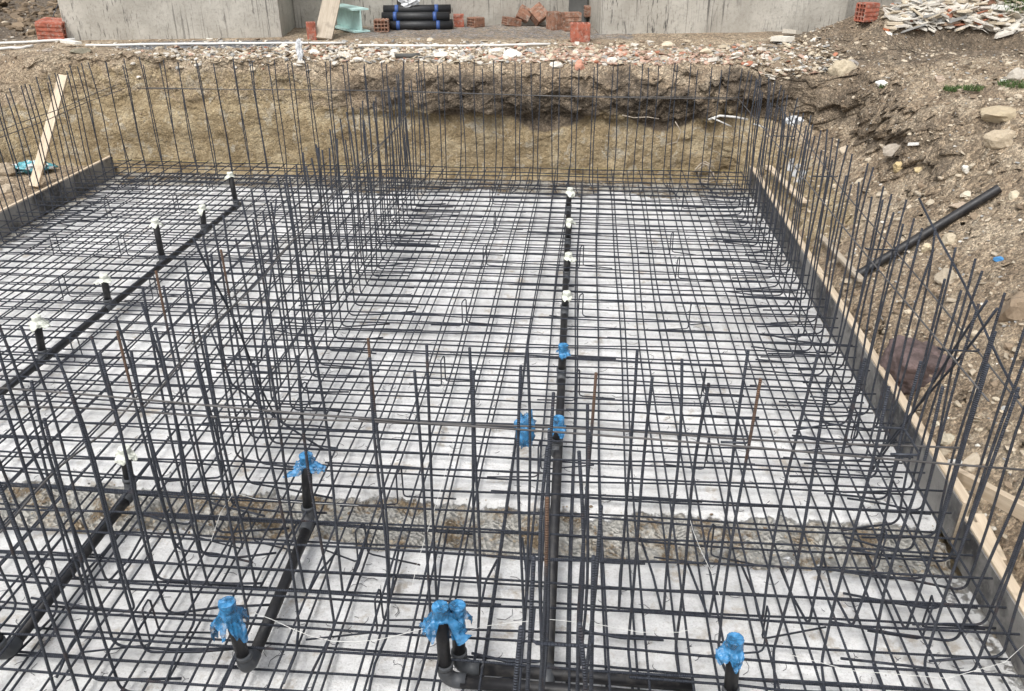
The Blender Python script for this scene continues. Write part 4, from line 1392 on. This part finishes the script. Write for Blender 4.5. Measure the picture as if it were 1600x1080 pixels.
def brick(px, py, wpx, rot, mat, label, lift=0.0, sc=(1, 1, 1)):
    p = spot(px, py)
    o = bpy.data.objects.new('hollow_brick', BR[mat])
    if -4.2 < p.x < 0.4:
        over = (p - wall0).dot(vvv) + 0.15
        if over > 0:
            p = p - vvv * over
            p.z = drop(p.x, p.y)[0].z
    d = depth_of(p)
    k = wpx * d / F_PX / 0.20
    o.scale = (sc[0] * k, sc[1] * k, sc[2] * k)
    o.rotation_euler = rot
    o.location = p
    COL.objects.link(o)
    bpy.context.view_layer.update()
    lo = min((o.matrix_basis @ v.co).z for v in o.data.vertices)
    o.location.z += p.z - lo + lift - 0.004
    return tag(o, label, 'brick', 'hollow clay bricks')
A8 = math.radians(8.5)
brick(488, 62, 20, (0, PI / 2, A8 + 0.2), 'clay_red', 'red hollow brick standing on end left of the leaning board', sc=(1.3, 1, 1))
brick(597, 49, 22, (0, 0, A8 - PI / 2), 'clay_brown', 'hollow brick with its holes facing out beside the black rolls', sc=(1, 1, 1.2))
brick(717, 41, 18, (PI / 2, 0, A8), 'clay_red', 'small red hollow brick standing upright right of the black rolls', sc=(0.9, 1, 1.3))
brick(743, 40, 20, (0, 0, A8 + 0.6), 'clay_brown', 'hollow brick lying flat in the middle of the recess')
brick(798, 39, 24, (0, 0.15, A8 + 0.3), 'clay_brown', 'brown hollow brick lying low at the left of the brick pile', sc=(1, 1, 0.7))
brick(816, 37, 19, (1.2, 0.5, A8), 'clay_brown', 'brown hollow brick tilted on its edge in the brick pile', 0.03)
brick(838, 38, 23, (0.9, -0.5, 0.7), 'clay_brown', 'brown hollow brick leaning at an angle in the middle of the brick pile')
brick(866, 46, 26, (0.1, PI / 2, A8 + 0.4), 'clay_brown', 'weathered brown-grey hollow brick standing on end in the brick pile')
brick(893, 48, 26, (PI / 2, 0, A8 + 0.1), 'clay_brown', 'brown hollow brick standing behind the front red one', sc=(1, 1, 1.2))
brick(912, 30, 22, (0, 0, A8), 'clay_brown', 'grey-brown hollow brick at the back of the brick pile', 0.12)
brick(906, 64, 31, (0.0, PI / 2, A8 - 0.1), 'clay_red', 'bright red hollow brick at the front of the brick pile', sc=(0.85, 1, 1.4))
brick(1352, 33, 26, (PI / 2, 0, A8 + 0.3), 'clay_red', 'red hollow brick standing beyond the right pier', sc=(1, 1, 1.3))
brick(1545, 6, 34, (0, 0, 0.4), 'clay_brown', 'brown hollow brick behind the white slab heap')
brick(90, 63, 40, (0.08, 0.06, A8), 'clay_red', 'red ribbed clay block lying against the left end of the left pier', sc=(1, 1, 1.0))

# other things on the terrace
p0 = spot(505, 63)
timber_piece('leaning_board', p0 + Vector((0, 0, 0.0)) + U * 0.02, aty(527, -40, p0.y + 0.75), 0.235, 0.03, 'old_board', 'weathered grey board leaning against the recessed wall', 'board', 0.15)
p0 = spot(900, 44)
timber_piece('leaning_board', aty(902, 46, 12.95), aty(905, -35, 13.02), 0.27, 0.03, 'dark_sheet', 'dark grey board standing against the recessed wall behind the bricks', 'board')
# mint painted steel beam, end towards the viewer
bs = thing('steel_beam', 'mint green painted steel beam end sticking out beside the leaning board', 'steel beam', spot(566, 52), None, 0.0)
hb_, wb_, tb_, Lb_ = 0.30, 0.24, 0.02, 0.85
mb = MB()
Rb = Matrix.Rotation(math.radians(38), 3, 'Z')
mb.box(Rb @ Vector((0, Lb_ / 2, tb_ / 2 + 0.01)), (wb_, Lb_, tb_), Rb)
obj('flange', mb, 'mint_paint', bs)
mb = MB()
mb.box(Rb @ Vector((0, Lb_ / 2, hb_)), (wb_, Lb_, tb_), Rb)
obj('flange', mb, 'mint_paint', bs)
mb = MB()
mb.box(Rb @ Vector((0, Lb_ / 2, hb_ / 2 + 0.012)), (0.016, Lb_ - 0.004, hb_ - 0.034), Rb)
obj('web', mb, 'mint_paint', bs)
# bitumen rolls
c0 = spot(655, 47)
def roll(c, rz, label):
    t_ = thing('membrane_roll', label, 'roll', c, 'rolls of black roofing membrane', A8 + rz)
    mb = MB()
    n = 40
    pts = []
    mb.tube([(-0.475, 0, 0), (0.475, 0, 0)], 0.062, 22)
    o = obj('sheet', mb, 'bitumen', t_)
    sm(o)
    mb = MB()
    mb.tube([(-0.478, 0, 0), (-0.472, 0, 0)], 0.03, 14)
    mb.tube([(0.472, 0, 0), (0.478, 0, 0)], 0.03, 14)
    obj('core', mb, 'hole_dark', t_)
    for x in (-0.29, 0.27):
        mb = MB()
        mb.tube([(x - 0.025, 0, 0), (x + 0.025, 0, 0)], 0.0645, 22)
        sm(obj('band', mb, 'blue_band', t_))
roll(c0 + U * 0.062, 0.0, 'black membrane roll with blue bands, lowest and nearest of the pile')
roll(c0 + U * 0.062 + vvv * 0.135, 0.02, 'black membrane roll with blue bands, lowest at the back against the wall')
roll(c0 + U * 0.172 + vvv * 0.05 - uu * 0.04, -0.06, 'black membrane roll with blue bands, slightly askew in the middle of the pile')
roll(c0 + U * 0.255 + vvv * 0.165 - uu * 0.02, 0.03, 'black membrane roll with blue bands, topmost of the pile')
pz = c0 + U * 0.345 + vvv * 0.165 - uu * 0.12
tag(obj('crumpled_sheet', crumple('s', (0.26, 0.12, 0.14), 'white_film', 9, 22, 14, 0.8), 'white_film', None, pz, False), 'crumpled white plastic sheet on top of the black rolls', 'plastic sheet')
p = spot(470, 96)
tag(obj('plastic_scrap', crumple('s', (0.07, 0.05, 0.27), 'white_film', 12, 18, 14, 0.5), 'white_film', None, p + U * 0.11, False), 'upright twist of clear white plastic on the rubble edge', 'scrap')
p = spot(52, 268)
o = obj('plastic_sack', crumple('s', (0.46, 0.30, 0.13), 'teal_sack', 15, 40, 24, 0.45), 'teal_sack', None, p + U * 0.05, True)
o.rotation_euler.z = 0.25
tag(o, 'teal and white plastic sack lying behind the pale leaning plank', 'plastic sack')
p = spot(1242, 268)
for k, (dx, lab) in enumerate(((-6, 'left'), (1, 'middle'), (10, 'right'))):
    q = aty(1236 + 8 * k, 258 + 9 * k, 8.2)
    mb = MB()
    mb.grid(lambda u, v: ((u - 0.5) * 0.05, 0.012 * math.sin(5 * u + 4 * v + k), (v - 0.5) * 0.13), 4, 8)
    me_ = mb.mesh('torn_sheet', 'white_film')
    o = obj('torn_sheet', me_, None, None, q)
    o.rotation_euler = (0.15, 0.1 * k, 0.1)
    sl_ = o.modifiers.new('thick', 'SOLIDIFY')
    sl_.thickness = 0.002
    tag(o, f'white torn strip hanging behind the far end of the right formwork, {lab} of three', 'scrap', 'white torn strips')
lie('white_strip', [aty(1107, 187, 9.32), aty(1125, 181, 9.28), aty(1148, 183, 9.28), aty(1168, 187, 9.34)], 0.012, 'pipe_white', 'white plastic strip arching out of the dark earth in the far right corner', 'strip')
lie('white_strip', [aty(1112, 184, 9.3), aty(1130, 192, 9.26), aty(1143, 198, 9.3)], 0.008, 'pipe_white', 'short white plastic strip below the arching one in the far right corner', 'strip')
lie('white_strip', [aty(1178, 194, 9.25), aty(1188, 197, 9.2), aty(1202, 204, 9.25)], 0.009, 'pipe_white', 'small white strip in the dark earth right of the corner bars', 'strip')
tag(obj('torn_sheet', crumple('s', (0.15, 0.05, 0.09), 'white_film', 19, 14, 10, 0.6), 'white_film', None, aty(1241, 188, 9.1), False), 'bluish white torn sheet sticking out of the right corner of the bank', 'scrap')
p = aty(1100, 271, 9.32)
mb = MB()
for k in range(9):
    a = rnd.uniform(0, 6.28)
    r_ = rnd.uniform(0.06, 0.13)
    mb.tube([(r_ * math.cos(a + s) * rnd.uniform(0.7, 1.1), r_ * 0.4 * math.sin(3 * s), r_ * math.sin(a + s)) for s in (0, 0.5, 1.0, 1.6, 2.2)], 0.007, 6)
tag(obj('root_tangle', mb, 'root_pale', None, p, True), 'tangle of pale roots at the foot of the far bank', 'roots')
for k, (pts, lab) in enumerate((
        (((1055, 190), (1064, 205), (1058, 222), (1042, 226)), 'pale root hanging below the dark layer near the right of the far bank'),
        (((972, 180), (990, 184), (1012, 183), (1030, 186)), 'pale root running sideways along the dark layer of the far bank'),
        )):
    lie('root', [aty(x, y, 9.36) for x, y in pts], 0.005, 'root_pale', lab, 'root')
# thin white pipes along the terrace
def ground_line(pts, lift):
    out = []
    for a, b in zip(pts[:-1], pts[1:]):
        for k in range(6):
            out.append(spot(a[0] + (b[0] - a[0]) * k / 6, a[1] + (b[1] - a[1]) * k / 6) + U * lift)
    out.append(spot(*pts[-1]) + U * lift)
    # smooth the small bumps of the ground out of the pipe
    z = [p.z for p in out]
    for i, p in enumerate(out):
        p.z = sum(z[max(0, i - 4):i + 5]) / len(z[max(0, i - 4):i + 5]) + 0.012
        p.y += 0
    return out
lie('white_pipe', ground_line([(-25, 72), (55, 68), (118, 64)], 0.01), 0.017, 'pipe_white', 'thin white pipe at the upper left, upper of two beside the pier', 'pipe', 'thin white pipes on the ground')
lie('white_pipe', ground_line([(-25, 82), (20, 78), (52, 75)], 0.01), 0.017, 'pipe_white', 'thin white pipe at the upper left, lower of two beside the pier', 'pipe', 'thin white pipes on the ground')
lie('white_pipe', ground_line([(135, 74), (330, 71), (540, 70)], 0.01), 0.015, 'pipe_white', 'long thin white pipe lying in front of the left pier', 'pipe', 'thin white pipes on the ground')
lie('white_pipe', ground_line([(560, 74), (700, 75), (860, 72)], 0.01), 0.015, 'pipe_white', 'thin white pipe half buried in rubble in front of the recess', 'pipe', 'thin white pipes on the ground')
lie('thin_rod', [spot(82, 36) + U * 0.05, spot(96, 8) + U * 0.1], 0.006, 'rebar_lying', 'thin dark rod standing in the soil left of the left pier', 'rod')

# ------------------------------------------------------------------ plants
def blades(mb, c, n, spread, h, seed):
    q = random.Random(seed)
    for _ in range(n):
        a, r_ = q.uniform(0, 6.28), spread * math.sqrt(q.random())
        b = Vector(c) + Vector((r_ * math.cos(a), r_ * math.sin(a), -0.01))
        l = Vector((q.gauss(0, 0.4), q.gauss(0, 0.4), 1)).normalized() * h * q.uniform(0.5, 1.1)
        s = Vector((q.gauss(0, 1), q.gauss(0, 1), 0)).normalized() * 0.004
        m_ = b + l * 0.6
        t_ = b + l + Vector((l.x, l.y, 0)) * 0.5 - U * 0.2 * l.length
        mb.add([b - s, b + s, m_ + s * 0.8, m_ - s * 0.8, t_], [(0, 1, 2, 3), (3, 2, 4)])
for k, (px, py, sp_, n, lab) in enumerate(((1488, 140, 0.085, 130, 'left of the middle pair of green grass tufts on the right bank'), (1520, 139, 0.08, 130, 'right of the middle pair of green grass tufts on the right bank'),
        (1585, 133, 0.13, 220, 'widest green grass tuft, at the right edge of the right bank'), (1381, 136, 0.05, 60, 'small green grass tuft under the rounded white stone'))):
    c = spot(px, py)
    mb = MB()
    blades(mb, (0, 0, 0), n, sp_, 0.07, k)
    tag(obj('grass_tuft', mb, 'grass_green', None, c), lab, 'grass tuft', 'grass tufts on the right bank')
mb = MB()
for k in range(160):
    px, py = rnd.uniform(1545, 1680), rnd.uniform(-30, 22)
    if py > 4 + (px - 1545) * 0.45: continue
    blades(mb, spot(px, py), 26, 0.22, 0.075, 50 + k)
tag(obj('grass', mb, 'grass_green', None), 'green grass at the upper right corner behind the slab heap', 'grass', None, 'stuff')

# ------------------------------------------------------------------ wire clippings and binding wire
mb = MB()
for k in range(1000):
    x, y = rnd.uniform(-3.5, 1.8), 1.9 + 5.0 * rnd.random() ** 1.6
    z = floor_z(x, y)[0] + 0.003
    a, R_ = rnd.uniform(0, 6.28), rnd.uniform(0.012, 0.05)
    sw = rnd.uniform(0.6, 2.6)
    mb.tube([(x + R_ * math.cos(a + sw * t_), y + R_ * math.sin(a + sw * t_), z + 0.004 * t_) for t_ in (0, 0.33, 0.66, 1)], 0.0012, 4)
tag(obj('wire_clippings', mb, 'wire_dark', None), 'tiny curls of binding wire scattered on the white floor', 'wire', None, 'stuff')
mb = MB()
for k in range(1500):
    x = 0.158 * rnd.randint(-33, 11) + 0.006
    y = YN + 0.04 + 0.156 * rnd.randint(0, 50)
    if x > XR or x < XL: continue
    a = rnd.uniform(0, 6.28)
    mb.tube([(x - 0.009, y - 0.009, 0.208), (x, y, 0.2135), (x + 0.009, y + 0.009, 0.208)], 0.0011, 4)
    mb.tube([(x, y, 0.213), (x + 0.012 * math.cos(a), y + 0.012 * math.sin(a), 0.222)], 0.0012, 4)
tag(obj('binding_wire', mb, 'wire_dark', None), 'twists of thin binding wire at the crossings of the upper grid', 'wire', None, 'stuff')
